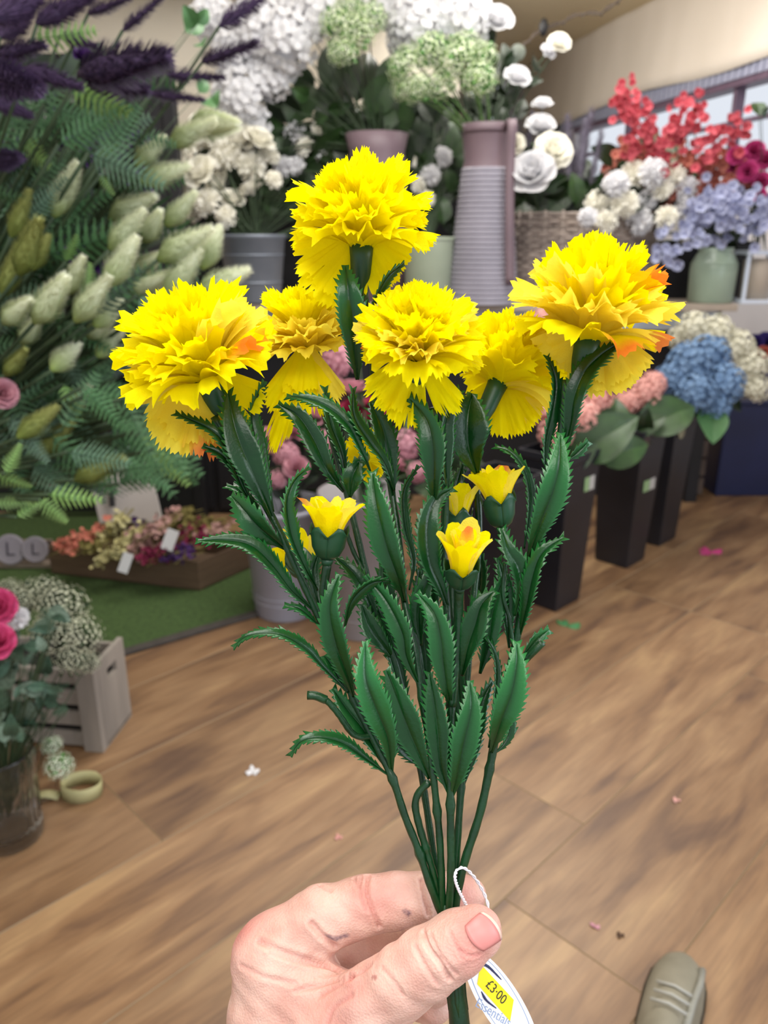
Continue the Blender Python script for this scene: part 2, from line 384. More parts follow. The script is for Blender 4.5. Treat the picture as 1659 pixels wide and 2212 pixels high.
RINGS = [(6, 0, 12, 1.12, .30), (8, 2, 26, 1.14, .36), (9, 8, 42, 1.16, .42), (10, 16, 60, 1.16, .46), (10, 26, 78, 1.12, .50), (11, 38, 98, 1.08, .52), (7, 52, 122, 1.0, .54)]
def carnation(x, y, d, rpx, axis, seed, label=None, pale=0, spots=(), droop=0, flat=1.0, oprob=.06, extra=(), rings=RINGS):
    rng = random.Random(seed); Rr = rpx * pxm(d); ctr = P(x, y, d)
    ax = (Vector((1,0,0)) * axis[0] + Vector((0, SP, CP)) * axis[1] - Vector((0, CP, -SP)) * axis[2]).normalized()   # right, up, towards camera
    base = ctr - ax * Rr * .42; Mx = Matrix.Translation(base) @ frame(ax, rng.uniform(0, 6))
    core = MB()
    for k in range(5):      # tightly folded heart
        rows, tt = petal_mesh(1.02 * Rr, .2 * Rr, R(2), R(8 + 4 * k), rng, jag=.12, ruff=.12, nu=13, nv=6)
        Q = Mx @ Matrix.Rotation(k * 1.3, 4, 'Z'); core.grid([[Q @ v for v in r] for r in rows])
    head = core.build('carnation_head', SILK, pick, smooth=True)
    if label: head['label'] = label
    for ri, (cnt, t0, t1, L, W) in enumerate(rings):
        for k in range(cnt):
            az_ = (k + .5 * (ri % 2) + rng.uniform(-.3, .3)) * 2 * math.pi / cnt
            lf = rng.uniform(.84, 1.1); og = 1 if rng.random() < oprob else 0
            jit = rng.uniform(-8, 8); dr = droop * rng.random() if ri == len(rings) - 1 else 0
            rows, tt = petal_mesh(L * lf * Rr, W * Rr * rng.uniform(.85, 1.1), R(t0 + jit * .5), R(t1 + jit + dr), rng, og, ruff=.07 + .012 * ri, cup=.3 if ri < 4 else .1, jag=.055 if ri < 3 else .09)
            Q = Mx @ Matrix.Diagonal((1, 1, flat, 1)) @ Matrix.Rotation(az_, 4, 'Z')
            mb = MB(); mb.grid([[Q @ v for v in r] for r in rows], tt)
            pl = (ri >= 4 and rng.random() < pale) or (ri == 5 and rng.random() < pale * 1.5)
            o = mb.build('petal', SILKP if pl else SILK, head, smooth=True)
            if og: o['label'] = 'petal with an orange dyed rim'
    for (tx, ty, L, W) in extra:     # long loose petals that hang to a given spot
        b2 = base + ax * Rr * .2 + ((CAM - base).normalized() * Rr * .2 if seed == 12 else Vector()); tgt = P(tx, ty, d + (.004 if seed != 12 else -.006)); dr_ = tgt - b2; ln = dr_.length
        rows, tt = petal_mesh(ln, W * Rr, R(-16), R(22), rng, 1 if L > 1 else 0, ruff=.09, jag=.08, cup=.1)
        dz = dr_.normalized(); face = (CAM - b2).normalized()
        Xa = (face - dz * face.dot(dz)).normalized(); Ya = dz.cross(Xa)
        Q = Matrix.Translation(b2) @ Matrix((Xa, Ya, dz)).transposed().to_4x4()
        mb = MB(); mb.grid([[Q @ v for v in r] for r in rows], tt)
        o = mb.build('petal', SILKP if L > .5 else SILK, head, smooth=True)
        if L > 1: o['label'] = 'loose hanging petal with an orange dyed rim'
    c = MB(); Mc = Matrix.Translation(base) @ frame(ax)
    r = .115 * Rr
    c.lathe([(r*.35, -.62*Rr), (r*.75, -.5*Rr), (r*1.05, -.3*Rr), (r*1.12, -.05*Rr), (r*1.25, .12*Rr)], 16, Mc)
    c.build('calyx', CALYX, head, smooth=True, solid=.0006)
    return base, ax, Rr
def bud(x, y, d, rpx, hpx, axis, seed, label, open_=1.0, calh=1.0, npet=15):
    rng = random.Random(seed); Rr = rpx * pxm(d); H = hpx * pxm(d)
    ax = (Vector((1,0,0)) * axis[0] + Vector((0, SP, CP)) * axis[1] - Vector((0, CP, -SP)) * axis[2]).normalized()
    Mx = Matrix.Translation(P(x, y, d)) @ frame(ax); n = 25; r = Rr; hh = H * calh
    cal = MB(); rows = []
    for (q, z, k) in ((.28, 0, 0), (.62, .14, 0), (.86, .4, 0), (.94, .7, 0), (1.0, .86, .5), (1.06, .94, 1.0)):
        row = []
        for j in range(n):
            u = (j % 5) / 5 if j < 25 else 0
            tooth = 1 - abs(((j / (n - 1)) * 5) % 1 * 2 - 1)
            a = 2 * math.pi * j / (n - 1); row.append(Mx @ Vector((q * r * math.cos(a), q * r * math.sin(a), hh * (z * .86 + .34 * k * (tooth - .5)))))
        rows.append(row)
    cal.grid(rows); cal.lathe([(r*.24, -hh*.16), (r*.34, 0)], 14, Mx)
    c = cal.build('bud_calyx', CALYX, pick, smooth=True, solid=.0005); c['label'] = label
    for k in range(npet):
        inner = k >= 7
        th1 = (12 + 22 * open_ * rng.random()) if inner else 18 + 26 * open_
        L = H * (1.22 if inner else 1.32) * rng.uniform(.92, 1.06)
        rows, tt = petal_mesh(L, r * (.66 if inner else 1.08), R(2 if inner else 6), R(th1), rng, 1 if rng.random() < .04 else 0, jag=.01, ruff=.022, cup=.3, nu=13, nv=8, notch=False, rnd_=.36)
        Q = Mx @ Matrix.Translation((0, 0, hh * .42)) @ Matrix.Rotation(k * (.898 if not inner else 2.4) + rng.uniform(-.15, .15), 4, 'Z') @ Matrix.Translation((r * (.58 if not inner else .25), 0, 0))
        mb = MB(); mb.grid([[Q @ v for v in rw] for rw in rows], tt); mb.build('petal', SILKP if k % 2 else SILK, c, smooth=True)

carnation(782, 468, .350, 178, (.03, 1, .30), 11, 'topmost yellow carnation', pale=0, droop=12, oprob=.008,
          extra=((640, 585, .4, .5), (665, 650, .4, .5), (700, 640, .4, .5), (870, 600, .4, .4), (830, 640, .4, .35)))
carnation(660, 715, .378, 135, (-.1, 1, .25), 12, 'pale yellow carnation behind the left one', pale=.9, oprob=.08,
          extra=((672, 850, .4, .5), (735, 880, .8, .3), (690, 905, .4, .42), (650, 870, .4, .45), (590, 900, .4, .4), (585, 985, .4, .25)))
carnation(423, 758, .345, 198, (-.35, 1, .42), 13, 'left yellow carnation tilted outwards', pale=.2, droop=10, oprob=.05,
          extra=((320, 915, .8, .42), (360, 985, .8, .45), (400, 965, .8, .45), (450, 1000, 1.2, .36), (500, 960, .8, .4), (560, 900, .4, .4)))
carnation(903, 728, .332, 156, (.02, 1, .55), 14, 'middle yellow carnation facing the viewer', pale=.15, droop=20, oprob=.025,
          extra=((840, 890, .4, .42), (870, 935, .4, .4), (990, 900, .4, .3), (800, 880, .4, .4)))
carnation(1095, 785, .375, 150, (.42, .9, -.15), 15, 'yellow carnation turned away behind the middle one', pale=.1, oprob=.03,
          extra=((1110, 950, .4, .5), (1140, 940, .4, .45), (1170, 905, .8, .35), (965, 930, .4, .3)))
carnation(1282, 664, .340, 198, (.14, 1, .22), 18, 'right yellow carnation with orange tipped petals', pale=.55, droop=14, oprob=.13,
          extra=((1215, 800, .8, .6), (1310, 845, .8, .55), (1350, 850, .8, .5), (1390, 820, .8, .5), (1180, 740, .8, .5)))
carnation(790, 985, .392, 75, (.1, .2, -1), 17, 'small yellow bloom half hidden behind the leaves', pale=.5, rings=RINGS[2:5])

bud(707, 1208, .340, 40, 84, (.08, 1, .12), 21, 'left yellow bud just opening', open_=1.5, calh=.95)
bud(1084, 1140, .352, 36, 82, (-.14, 1, .1), 22, 'upper right yellow bud', open_=1.5)
bud(993, 1268, .336, 37, 88, (.04, 1, .55), 23, 'lower right yellow bud seen from above', open_=.75, calh=.8, npet=16)
bud(655, 1238, .362, 30, 80, (-.25, .35, -.9), 24, 'yellow bud turned away behind a leaf', open_=1.2)
bud(990, 1165, .368, 30, 70, (0, 1, -.1), 25, 'yellow bud hidden behind the lower right one', open_=1.0)

# stems, from the heads down into the moulded handle
HB = (966, 1975, .352)
stem([(462,900,.348),(520,1000,.35),(592,1125,.35),(632,1210,.35),(672,1297,.352),(720,1400,.354),(766,1515,.354),(804,1591,.352),(847,1680,.35),(874,1761,.35),(904,1837,.35),(930,1915,.35),(958,1985,.352)], 8.5, nodes=((847,1690,.35),(766,1515,.354),(904,1840,.35)))
stem([(928,1688,.35),(905,1712,.35),(897,1740,.35),(906,1785,.35),(920,1832,.351),(940,1900,.352),(962,1985,.354)], 8, nodes=((920,1832,.351),))
stem([(700,890,.376),(745,1050,.374),(790,1234,.37),(815,1350,.366),(850,1420,.364),(885,1560,.362),(907,1653,.36),(928,1788,.358),(945,1897,.357),(965,1985,.356)], 7.5, d=.36)
stem([(782,590,.356),(800,720,.37),(812,870,.37),(836,1000,.366),(852,1100,.362),(866,1210,.358),(874,1300,.354),(896,1403,.35),(912,1514,.348),(928,1610,.347),(941,1720,.347),(951,1830,.348),(957,1985,.352)], 8, d=.352, nodes=((912,1514,.348),(947,1761,.347),(896,1403,.35)))
stem([(935,880,.342),(950,960,.346),(962,1066,.35),(958,1200,.352),(966,1330,.35),(972,1430,.348),(974,1600,.346),(973,1745,.345),(974,1880,.347),(968,1990,.351)], 8.5, nodes=((973,1745,.345),(974,1530,.347)))
stem([(1052,880,.372),(1030,1000,.37),(1035,1150,.368),(1022,1300,.364),(1010,1450,.36),(1003,1600,.358),(996,1701,.356),(990,1790,.354),(983,1897,.354),(972,1990,.354)], 8, d=.36, nodes=((996,1701,.356),))
stem([(1222,820,.342),(1210,950,.346),(1180,1100,.35),(1145,1205,.352),(1130,1300,.353),(1112,1400,.354),(1090,1490,.354),(1072,1580,.352),(1059,1653,.351),(1037,1756,.35),(1007,1850,.35),(992,1910,.351),(978,1990,.352)], 9, nodes=((1057,1662,.351),(1130,1300,.353)))
stem([(707,1215,.340),(700,1290,.344),(722,1360,.35),(760,1490,.354)], 10, d=.345)
stem([(992,1268,.337),(990,1330,.342),(984,1420,.345),(976,1525,.346)], 10.5, d=.342)
stem([(1083,1140,.352),(1092,1180,.353),(1127,1268,.353)], 7)
stem([(655,1238,.362),(662,1275,.36),(684,1325,.354)], 6, d=.356)
stem([(990,1168,.368),(975,1260,.366),(985,1400,.36)], 6, d=.362)
stem([(746,1144,.37),(765,1195,.37),(789,1240,.369)], 5, d=.37)
stem([(1092,1215,.35),(1086,1283,.35),(1100,1335,.352),(1108,1390,.352)], 4.5)
stem([(665,1502,.345),(700,1510,.346),(728,1538,.347),(758,1581,.349),(778,1592,.35),(800,1590,.352)], 7)
m = MB(); cl = resample(spline([P(664,1502,.345), P(682,1503,.345), P(704,1512,.346)], 5), 8)[0]; m.tube(cl, [9.5*pxm(.345)]*8, 12); m.build('cut_stub', GREEN2, pick, smooth=True)
m = MB(); cl = resample(spline([P(1172,1387,.35), P(1155,1404,.35), P(1134,1425,.352)], 5), 8)[0]; m.tube(cl, [9*pxm(.35)]*8, 12); m.build('cut_stub', GREEN2, pick, smooth=True)
# moulded handle: ribbed socket running through the fist
hp = [P(966,1950,.352), P(968,1990,.352), P(975,2050,.352), P(983,2110,.352), P(986,2150,.352), P(990,2180,.352), P(994,2230,.352), P(1000,2300,.352)]
m = MB(); m.tube(hp, [q * pxm(.352) for q in (14, 19, 20, 20, 20, 21.5, 23, 23)], 12); m.build('handle', GREEN2, pick, smooth=True)
for a in range(4):
    m = MB(); cl = [q + Vector((math.cos(a*1.57), 0, 0)) * .0035 + Vector((0, -math.sin(a*1.57)*.0035, 0)) for q in hp[2:6]]; m.tube(cl, .0012, 6); m.build('handle_rib', GREEN2, pick, smooth=True)

LV = [ # (points tip->base, width px, roll deg, depth, fold, light)
 ([(492,844,.343),(510,931,.340),(547,1022,.342),(590,1122,.349)],74,8,.343,.22,0),
 ([(571,823,.35),(545,886,.352),(553,953,.352),(590,1106,.352)],44,48,.352,.5,.1),
 ([(378,893,.343),(457,929,.342),(492,974,.344),(526,1059,.347),(566,1116,.35)],30,40,.345,.4,.05),
 ([(438,963,.346),(481,984,.346),(510,1022,.348),(528,1060,.349)],24,30,.347,.3,0),
 ([(489,1051,.35),(515,1062,.35),(545,1090,.35),(575,1130,.35)],36,60,.35,.4,.6),
 ([(500,1070,.345),(530,1105,.341),(560,1140,.342),(615,1185,.35)],60,-20,.345,.3,.35),
 ([(423,1169,.336),(492,1167,.338),(545,1180,.340),(590,1222,.343),(630,1275,.346),(677,1318,.352)],44,35,.343,.3,.12),
 ([(614,1308,.35),(648,1316,.35),(690,1352,.353)],20,40,.35,.3,.5),
 ([(669,1008,.338),(637,1037,.338),(620,1085,.337),(630,1157,.338),(659,1228,.342),(686,1275,.349)],34,38,.34,.5,.25),
 ([(733,1240,.334),(712,1310,.332),(725,1389,.336),(748,1452,.342),(764,1505,.35)],56,-15,.338,.25,.25),
 ([(504,1399,.336),(538,1373,.336),(601,1370,.338),(657,1399,.342),(698,1442,.346),(752,1497,.352)],32,52,.342,.35,.15),
 ([(627,1634,.338),(652,1601,.338),(695,1594,.34),(746,1608,.344),(791,1640,.348),(838,1674,.35)],34,42,.343,.35,.2),
 ([(789,1385,.336),(790,1465,.334),(812,1530,.338),(838,1595,.344),(846,1668,.35)],66,10,.338,.2,.7),
 ([(834,1446,.345),(855,1503,.344),(880,1570,.345),(928,1682,.349)],72,-8,.346,.22,.2),
 ([(700,1416,.356),(718,1440,.356),(746,1492,.356)],34,20,.356,.3,.3),
 ([(718,1487,.356),(748,1530,.356),(786,1578,.354),(832,1655,.352)],46,15,.354,.3,.5),
 ([(844,1255,.344),(805,1258,.342),(773,1281,.341),(754,1311,.342),(744,1358,.347)],32,50,.343,.3,.1),
 ([(790,1242,.345),(836,1300,.343),(869,1368,.342),(878,1420,.344),(905,1480,.348)],46,-20,.344,.25,.4),
 ([(805,1019,.342),(812,1085,.338),(834,1178,.338),(858,1244,.342),(874,1300,.352)],66,-14,.34,.22,.3),
 ([(600,873,.36),(645,900,.358),(680,953,.358),(706,1011,.36),(742,1062,.368)],50,12,.36,.3,.1),
 ([(619,857,.35),(659,861,.348),(706,878,.347),(752,918,.348),(783,979,.35),(800,1018,.354)],34,38,.35,.35,.12),
 ([(762,838,.35),(765,900,.35),(797,953,.352),(831,1000,.354),(852,1060,.36)],38,48,.353,.4,.05),
 ([(800,868,.362),(828,930,.36),(842,1006,.36),(850,1075,.362)],52,10,.361,.25,.05),
 ([(701,836,.366),(714,913,.366),(738,979,.366),(746,1040,.37)],32,35,.367,.3,.15),
 ([(778,995,.36),(762,1030,.358),(756,1075,.362)],48,-15,.36,.3,.15),
 ([(746,573,.345),(752,625,.342),(762,685,.345),(768,755,.352),(772,820,.36)],68,4,.346,.16,.3),
 ([(873,568,.35),(838,598,.348),(815,638,.350),(802,670,.356)],26,48,.35,.4,0),
 ([(884,860,.338),(921,907,.335),(935,965,.334),(937,1037,.338),(938,1090,.345)],58,-10,.337,.22,.3),
 ([(994,843,.346),(965,907,.344),(962,979,.345),(966,1075,.35)],40,40,.346,.4,0),
 ([(1020,850,.356),(1010,907,.352),(1012,965,.353),(1030,1022,.36)],98,10,.354,.42,0),
 ([(1069,965,.352),(1103,979,.35),(1132,1017,.35),(1144,1066,.35),(1141,1124,.35),(1132,1185,.352)],28,50,.351,.4,.05),
 ([(1211,936,.338),(1207,1008,.334),(1193,1066,.335),(1167,1132,.34),(1140,1210,.35)],64,6,.338,.2,.6),
 ([(1182,769,.345),(1200,825,.345),(1193,890,.345),(1180,950,.346),(1178,1008,.347),(1188,1040,.35)],34,48,.346,.4,.05),
 ([(1346,737,.342),(1299,766,.34),(1262,805,.338),(1240,860,.338),(1231,920,.342),(1215,990,.348)],50,-12,.34,.25,0),
 ([(1271,953,.35),(1248,976,.35),(1222,996,.35)],24,25,.35,.3,.4),
 ([(1219,1161,.34),(1173,1193,.340),(1152,1240,.341),(1137,1312,.346),(1124,1370,.353)],42,-35,.343,.35,.15),
 ([(1083,1141,.345),(1098,1187,.343),(1121,1225,.344),(1127,1268,.347),(1112,1330,.352)],44,20,.345,.25,.1),
 ([(904,1005,.36),(872,1060,.36),(875,1138,.36),(892,1211,.36),(884,1275,.358)],28,45,.36,.4,.1),
 ([(979,1054,.346),(941,1080,.343),(924,1132,.341),(929,1211,.343),(950,1265,.346),(970,1320,.35)],54,12,.343,.22,.12),
 ([(947,1228,.35),(918,1268,.350),(904,1326,.352),(910,1395,.355)],44,-12,.351,.25,.12),
 ([(901,1280,.342),(938,1326,.339),(952,1381,.338),(957,1430,.339),(966,1490,.342),(975,1530,.347)],58,-8,.34,.22,.45),
 ([(1069,1276,.342),(1040,1306,.34),(1026,1350,.34),(1010,1400,.343),(998,1460,.348)],60,-14,.342,.28,.15),
 ([(1095,1238,.355),(1075,1283,.354),(1062,1330,.354),(1056,1381,.355),(1037,1455,.358)],50,12,.355,.3,.3),
 ([(1116,1386,.338),(1116,1436,.335),(1104,1503,.335),(1080,1565,.339),(1061,1625,.349)],64,6,.338,.18,.75),
 ([(1015,1470,.340),(1018,1530,.337),(1004,1598,.337),(990,1666,.340),(976,1722,.345)],62,8,.339,.2,.45),
 ([(928,1452,.345),(938,1517,.343),(946,1585,.343),(952,1653,.344),(970,1716,.346)],54,-10,.344,.25,.12),
 ([(1186,1360,.356),(1159,1381,.355),(1130,1416,.355)],26,20,.355,.3,.5),
 ([(1050,1376,.352),(1067,1414,.352),(1072,1457,.352),(1066,1544,.352),(1055,1615,.352)],26,55,.352,.5,0),
 ([(1105,1530,.356),(1102,1570,.355),(1092,1600,.354),(1068,1628,.352)],28,55,.354,.5,.1),
 ([(1064,1470,.362),(1042,1510,.36),(1026,1571,.358),(1018,1630,.358),(1002,1695,.357)],40,30,.359,.4,.05),
 ([(831,1544,.36),(850,1590,.358),(872,1620,.358),(905,1655,.36)],38,14,.358,.3,.15),
 ([(781,1305,.358),(800,1355,.358),(829,1395,.36),(848,1422,.364)],44,12,.359,.3,.1),
 ([(720,1202,.366),(765,1239,.364),(797,1297,.364),(815,1355,.366)],36,25,.365,.3,.1),
 ([(838,1190,.37),(830,1250,.368),(850,1330,.366),(870,1420,.364)],42,-15,.367,.3,.1),
 ([(905,1120,.372),(918,1200,.37),(935,1290,.368),(945,1380,.366)],38,10,.37,.3,.1),
 ([(1002,1140,.374),(1036,1220,.372),(1030,1310,.37),(1015,1400,.366)],36,-20,.371,.3,.05),
 ([(1075,1205,.36),(1090,1260,.358),(1096,1330,.357),(1100,1400,.356)],36,20,.358,.35,.3),
 ([(800,1290,.368),(835,1360,.366),(860,1450,.364),(885,1555,.363)],40,20,.366,.3,.05),
 ([(985,1420,.362),(992,1500,.36),(998,1580,.358),(1000,1640,.358)],46,-14,.36,.3,.1),
 ([(905,1230,.366),(900,1330,.364),(915,1420,.362),(925,1520,.36)],46,25,.363,.35,.05),
 ([(690,1190,.364),(676,1235,.362),(684,1290,.36),(700,1335,.357)],30,20,.361,.3,.05),
 ([(1000,1000,.372),(985,1080,.37),(1000,1180,.37),(1020,1260,.368)],44,15,.37,.35,0),
]
for (pts, wd, rl, d, fd, lt) in LV: leaf(pts, wd, rl, d, fd, light=lt)

#=== PRICE TAG ===
tg = thing('price_tag', P(1066, 2048, .345), 'white oval swing ticket with a yellow price sticker tied to the bunch by white string', 'price tag')
tr_ = R(-24)
def tp(u, v, off=0.0):      # tag plane: u right, v up along the tag, in photo pixels at depth about .35
    x = 1080 + u * math.cos(tr_) - v * math.sin(tr_) * -1 * -1; y = 0
    c, s = math.cos(tr_), math.sin(tr_)
    xx = 1082 + u * c + v * s; yy = 2166 + u * s * -1 - v * c
    return P(xx, yy, .350 + .00006 * (u) - off)
TAGM = mat('tag_card', 'e9eaf2', 'f0f1f7', rough=.5, scale=20)
NAVY = mat('tag_navy', '1e2450', rough=.5); LINE = mat('tag_line', '8e9fc0', rough=.5); STK = mat('sticker_yellow', 'f0d70a', 'f5df1c', rough=.45, scale=30)
BLK = mat('sticker_ink', '3a3a20', rough=.6)
A_, B_ = 70, 126
m = MB(); n = 64
top = [tp(A_ * math.cos(2*math.pi*i/n), B_ * math.sin(2*math.pi*i/n)) for i in range(n)]
bot = [tp(A_ * math.cos(2*math.pi*i/n), B_ * math.sin(2*math.pi*i/n), -.0005) for i in range(n)]
m.add(top + bot, [tuple(range(n))[::-1], tuple(range(n, 2*n))] + [(i, (i+1) % n, n + (i+1) % n, n + i) for i in range(n)])
m.build('ticket', TAGM, tg)
m = MB(); k = 96
rows = [[tp((A_ - e) * math.cos(2*math.pi*i/k), (B_ - e) * math.sin(2*math.pi*i/k), .0001) for i in range(k + 1)] for e in (12, 14.5)]
m.grid(rows); m.build('ticket_border', LINE, tg)
def textmesh(body, size, M, mt, name, parent, extr=.00003):
    cu = bpy.data.curves.new('t', 'FONT'); cu.body = body; cu.size = size; cu.align_x = 'CENTER'; cu.align_y = 'CENTER'; cu.extrude = extr
    o = bpy.data.objects.new('t', cu); COL.objects.link(o); bpy.context.view_layer.update()
    me = bpy.data.meshes.new_from_object(o.evaluated_get(bpy.context.evaluated_depsgraph_get())); bpy.data.objects.remove(o)
    me.materials.clear(); me.materials.append(mt); q = inst(name, me, parent, M); return q
def tframe(u, v, ang, off):
    o = tp(u, v, off); ux = (tp(u + 10 * math.cos(ang), v + 10 * math.sin(ang), off) - o).normalized()
    uy = (tp(u - 10 * math.sin(ang), v + 10 * math.cos(ang), off) - o).normalized(); uz = ux.cross(uy).normalized(); uy = uz.cross(ux)
    return Matrix.Translation(o) @ Matrix((ux, uy, uz)).transposed().to_4x4()
def tinv(x, y):
    c, s = math.cos(tr_), math.sin(tr_); dx, dy = x - 1082, y - 2166
    # xx = u c + v s ; yy = -u s - v c
    det = -c * c + s * s; return ((dx * -c - s * dy) / det, (c * dy + s * dx) / det)
st = [tinv(*q) for q in ((1038, 2082), (1110, 2160), (1102, 2206), (1031, 2126))]
m = MB(); t4 = [tp(u, v, .0003) for u, v in st]; b4 = [tp(u, v, .0001) for u, v in st]
m.add(t4 + b4, [(0,1,2,3), (7,6,5,4), (0,4,5,1), (1,5,6,2), (2,6,7,3), (3,7,4,0)]); stk = m.build('price_sticker', STK, tg)
ua = tinv(1040, 2108); ub = tinv(1104, 2178); an = math.atan2(ub[1]-ua[1], ub[0]-ua[0])
textmesh('£3\u00b700', 27 * pxm(.35), tframe((ua[0]+ub[0])/2, (ua[1]+ub[1])/2, an, .00042), BLK, 'price_lettering', tg)
uc = tinv(1030, 2172); ud = tinv(1100, 2205)
textmesh('Essentials', 26 * pxm(.35), tframe(*tinv(1066, 2188), math.atan2(ud[1]-uc[1], ud[0]-uc[0]) - .22, .00012), LINE, 'shop_lettering', tg)
for (qa, qb, qc) in (((1036, 2088), (1052, 2086), (1083, 2116)), ((1040, 2142), (1050, 2160), (1072, 2178))):
    m = MB(); m.tube(resample(spline([tp(*tinv(*q), .0002) for q in (qa, qb, qc)], 6), 10)[0], [.0002,.0004,.0006,.0006,.0005,.0005,.0004,.0004,.0003,.0002], 6); m.build('logo_stroke', NAVY, tg)
STR = mat('string_white', 'd9d6e0', 'f0eef4', rough=.8, scale=200)
for pts in ([(987,1879,.342),(983,1893,.341),(988,1915,.342),(1004,1949,.344)], [(987,1879,.342),(1000,1874,.344),(1018,1887,.348),(1038,1915,.352),(1053,1950,.354),(1060,2000,.352),(1067,2042,.349)],[(1004,1949,.344),(1016,1975,.352),(1040,2030,.352),(1063,2052,.3485)]):
    cl = resample(spline([P(*q) for q in pts], 8), 40)[0]
    for ph in (0, math.pi):
        pp = [c + Vector((math.cos(i * .9 + ph), 0, math.sin(i * .9 + ph))) * .0004 for i, c in enumerate(cl)]
        m = MB(); m.tube(pp, .00042, 6); m.build('string', STR, tg, smooth=True)
#=== HAND ===
def hand():
    def S(x, y, d, r): return (np.array(P(x, y, d)), r * pxm(d))
    thumb = [S(690,2330,.362,112), S(735,2235,.354,98), S(810,2165,.345,80), S(868,2120,.339,72), S(925,2080,.335,71), S(985,2040,.332,66), S(1028,2014,.332,56)]
    index = [S(590,2065,.374,86), S(690,1988,.374,68), S(785,1957,.375,60), S(850,1945,.376,56), S(915,1938,.377,50), S(985,1934,.378,45), S(1010,1936,.379,40)]
    middle = [S(600,2110,.395,75), S(700,2050,.41,56), S(800,2030,.415,48), S(870,2035,.405,42), S(925,2045,.39,38), S(960,2060,.376,33)]
    ring = [S(610,2180,.41,72), S(710,2110,.43,52), S(800,2095,.432,46), S(865,2105,.42,41), S(915,2120,.40,36), S(945,2140,.382,32)]
    pinky = [S(640,2250,.42,66), S(740,2180,.44,46), S(820,2160,.436,40), S(880,2160,.42,37), S(925,2170,.40,34), S(945,2178,.386,31)]
    palm = [[S(598,2075,.374,92), S(615,2200,.375,122), S(650,2330,.385,135)], [S(640,2130,.385,100), S(680,2260,.392,120), S(690,2340,.39,125)],
            [S(650,2125,.366,72), S(735,2190,.357,70)]]
    chains = [(thumb, 0), (index, 1), (middle, 2), (ring, 2), (pinky, 2)] + [(p, 3) for p in palm]
    allp = [q for c, _ in chains for q in c]
    def sdf(X, Y, Z):
        def seg(a, ra, b, rb):
            ba = b - a; l2 = ba.dot(ba)
            px, py, pz = X - a[0], Y - a[1], Z - a[2]
            t = np.clip((px*ba[0] + py*ba[1] + pz*ba[2]) / l2, 0, 1)
            return np.sqrt((px-t*ba[0])**2 + (py-t*ba[1])**2 + (pz-t*ba[2])**2) - (ra + (rb - ra) * t)
        def smin(a, b, k):
            h = np.maximum(k - np.abs(a - b), 0) / k; return np.minimum(a, b) - h * h * h * k / 6
        out = {}
        for ch, g in chains:
            d = None
            for (a, ra), (b, rb) in zip(ch, ch[1:]):
                e = seg(a, ra, b, rb); d = e if d is None else smin(d, e, .004)
            out.setdefault(g, []).append(d)
        pm = out[3][0]
        for e in out[3][1:]: pm = smin(pm, e, .016)
        th = smin(pm, out[0][0], .012); ix = smin(th, out[1][0], .007)
        for e in out[2]: ix = smin(ix, e, .003)
        # the frame edge: wrist leaves the picture
        return ix
    mn = np.min([q[0] - q[1] for q in allp], 0) - .004; mx = np.max([q[0] + q[1] for q in allp], 0) + .004
    h = .00095
    xs, ys, zs = [np.arange(mn[i], mx[i], h) for i in range(3)]
    XX, YY, ZZ = np.meshgrid(xs, ys, zs, indexing='ij'); D = sdf(XX.astype(np.float32), YY.astype(np.float32), ZZ.astype(np.float32))
    ins = D < 0
    # naive surface nets
    c = ins[:-1,:-1,:-1].astype(np.int8); tot = np.zeros_like(c)
    for a in (0,1):
        for b in (0,1):
            for e in (0,1): tot += ins[a:a+c.shape[0], b:b+c.shape[1], e:e+c.shape[2]]
    act = (tot > 0) & (tot < 8); idx = -np.ones(act.shape, np.int64); ai = np.argwhere(act); idx[act] = np.arange(len(ai))
    acc = np.zeros((len(ai), 3)); cnt = np.zeros(len(ai))
    corners = [(a, b, e) for a in (0,1) for b in (0,1) for e in (0,1)]
    for i, ca in enumerate(corners):
        for cb in corners[i+1:]:
            if sum(abs(np.array(ca) - cb)) != 1: continue
            va = D[ai[:,0]+ca[0], ai[:,1]+ca[1], ai[:,2]+ca[2]]; vb = D[ai[:,0]+cb[0], ai[:,1]+cb[1], ai[:,2]+cb[2]]
            s = (va < 0) != (vb < 0); t = np.where(s, va / np.where(s, va - vb, 1), 0)
            p = np.array(ca)[None] + t[:,None] * (np.array(cb) - ca)[None]; acc[s] += p[s]; cnt[s] += 1
    V = mn + (ai + acc / cnt[:,None]) * h
    F = []
    for ax in range(3):
        sl = [slice(1, n - 1) for n in D.shape]; sl2 = list(sl); 
        s0 = [slice(1, n - 1) for n in D.shape]; s1 = list(s0); s1[ax] = slice(2, D.shape[ax])
        a0 = ins[tuple(s0)]; a1 = ins[tuple(s1)]; ch = np.argwhere(a0 != a1) + 1
        flip = a0[tuple((ch - 1).T)]
        u, v = [(1, 2), (2, 0), (0, 1)][ax]; du = np.zeros(3, int); dv_ = np.zeros(3, int); du[u] = 1; dv_[v] = 1
        q = [idx[tuple((ch - o).T)] for o in (du * 0, du, du + dv_, dv_)]
        q = np.stack(q, 1); q[~flip] = q[~flip][:, ::-1]; F.append(q[(q >= 0).all(1)])
    F = np.concatenate(F)
    # normals from the field
    e = 5e-4
    def nrm(V):
        x, y, z = V.T; g = np.stack([sdf(x+e, y, z) - sdf(x-e, y, z), sdf(x, y+e, z) - sdf(x, y-e, z), sdf(x, y, z+e) - sdf(x, y, z-e)], 1)
        return g / np.linalg.norm(g, axis=1)[:,None]
    N_ = nrm(V)
    def hit(x, y):
        r = np.array(ray(x, y)); t = .28
        for _ in range(60):
            p = np.array(CAM) + r * t; dd = float(sdf(*[np.array([q]) for q in p])[0]); t += dd * .93
            if abs(dd) < 3e-5: break
        return np.array(CAM) + r * t
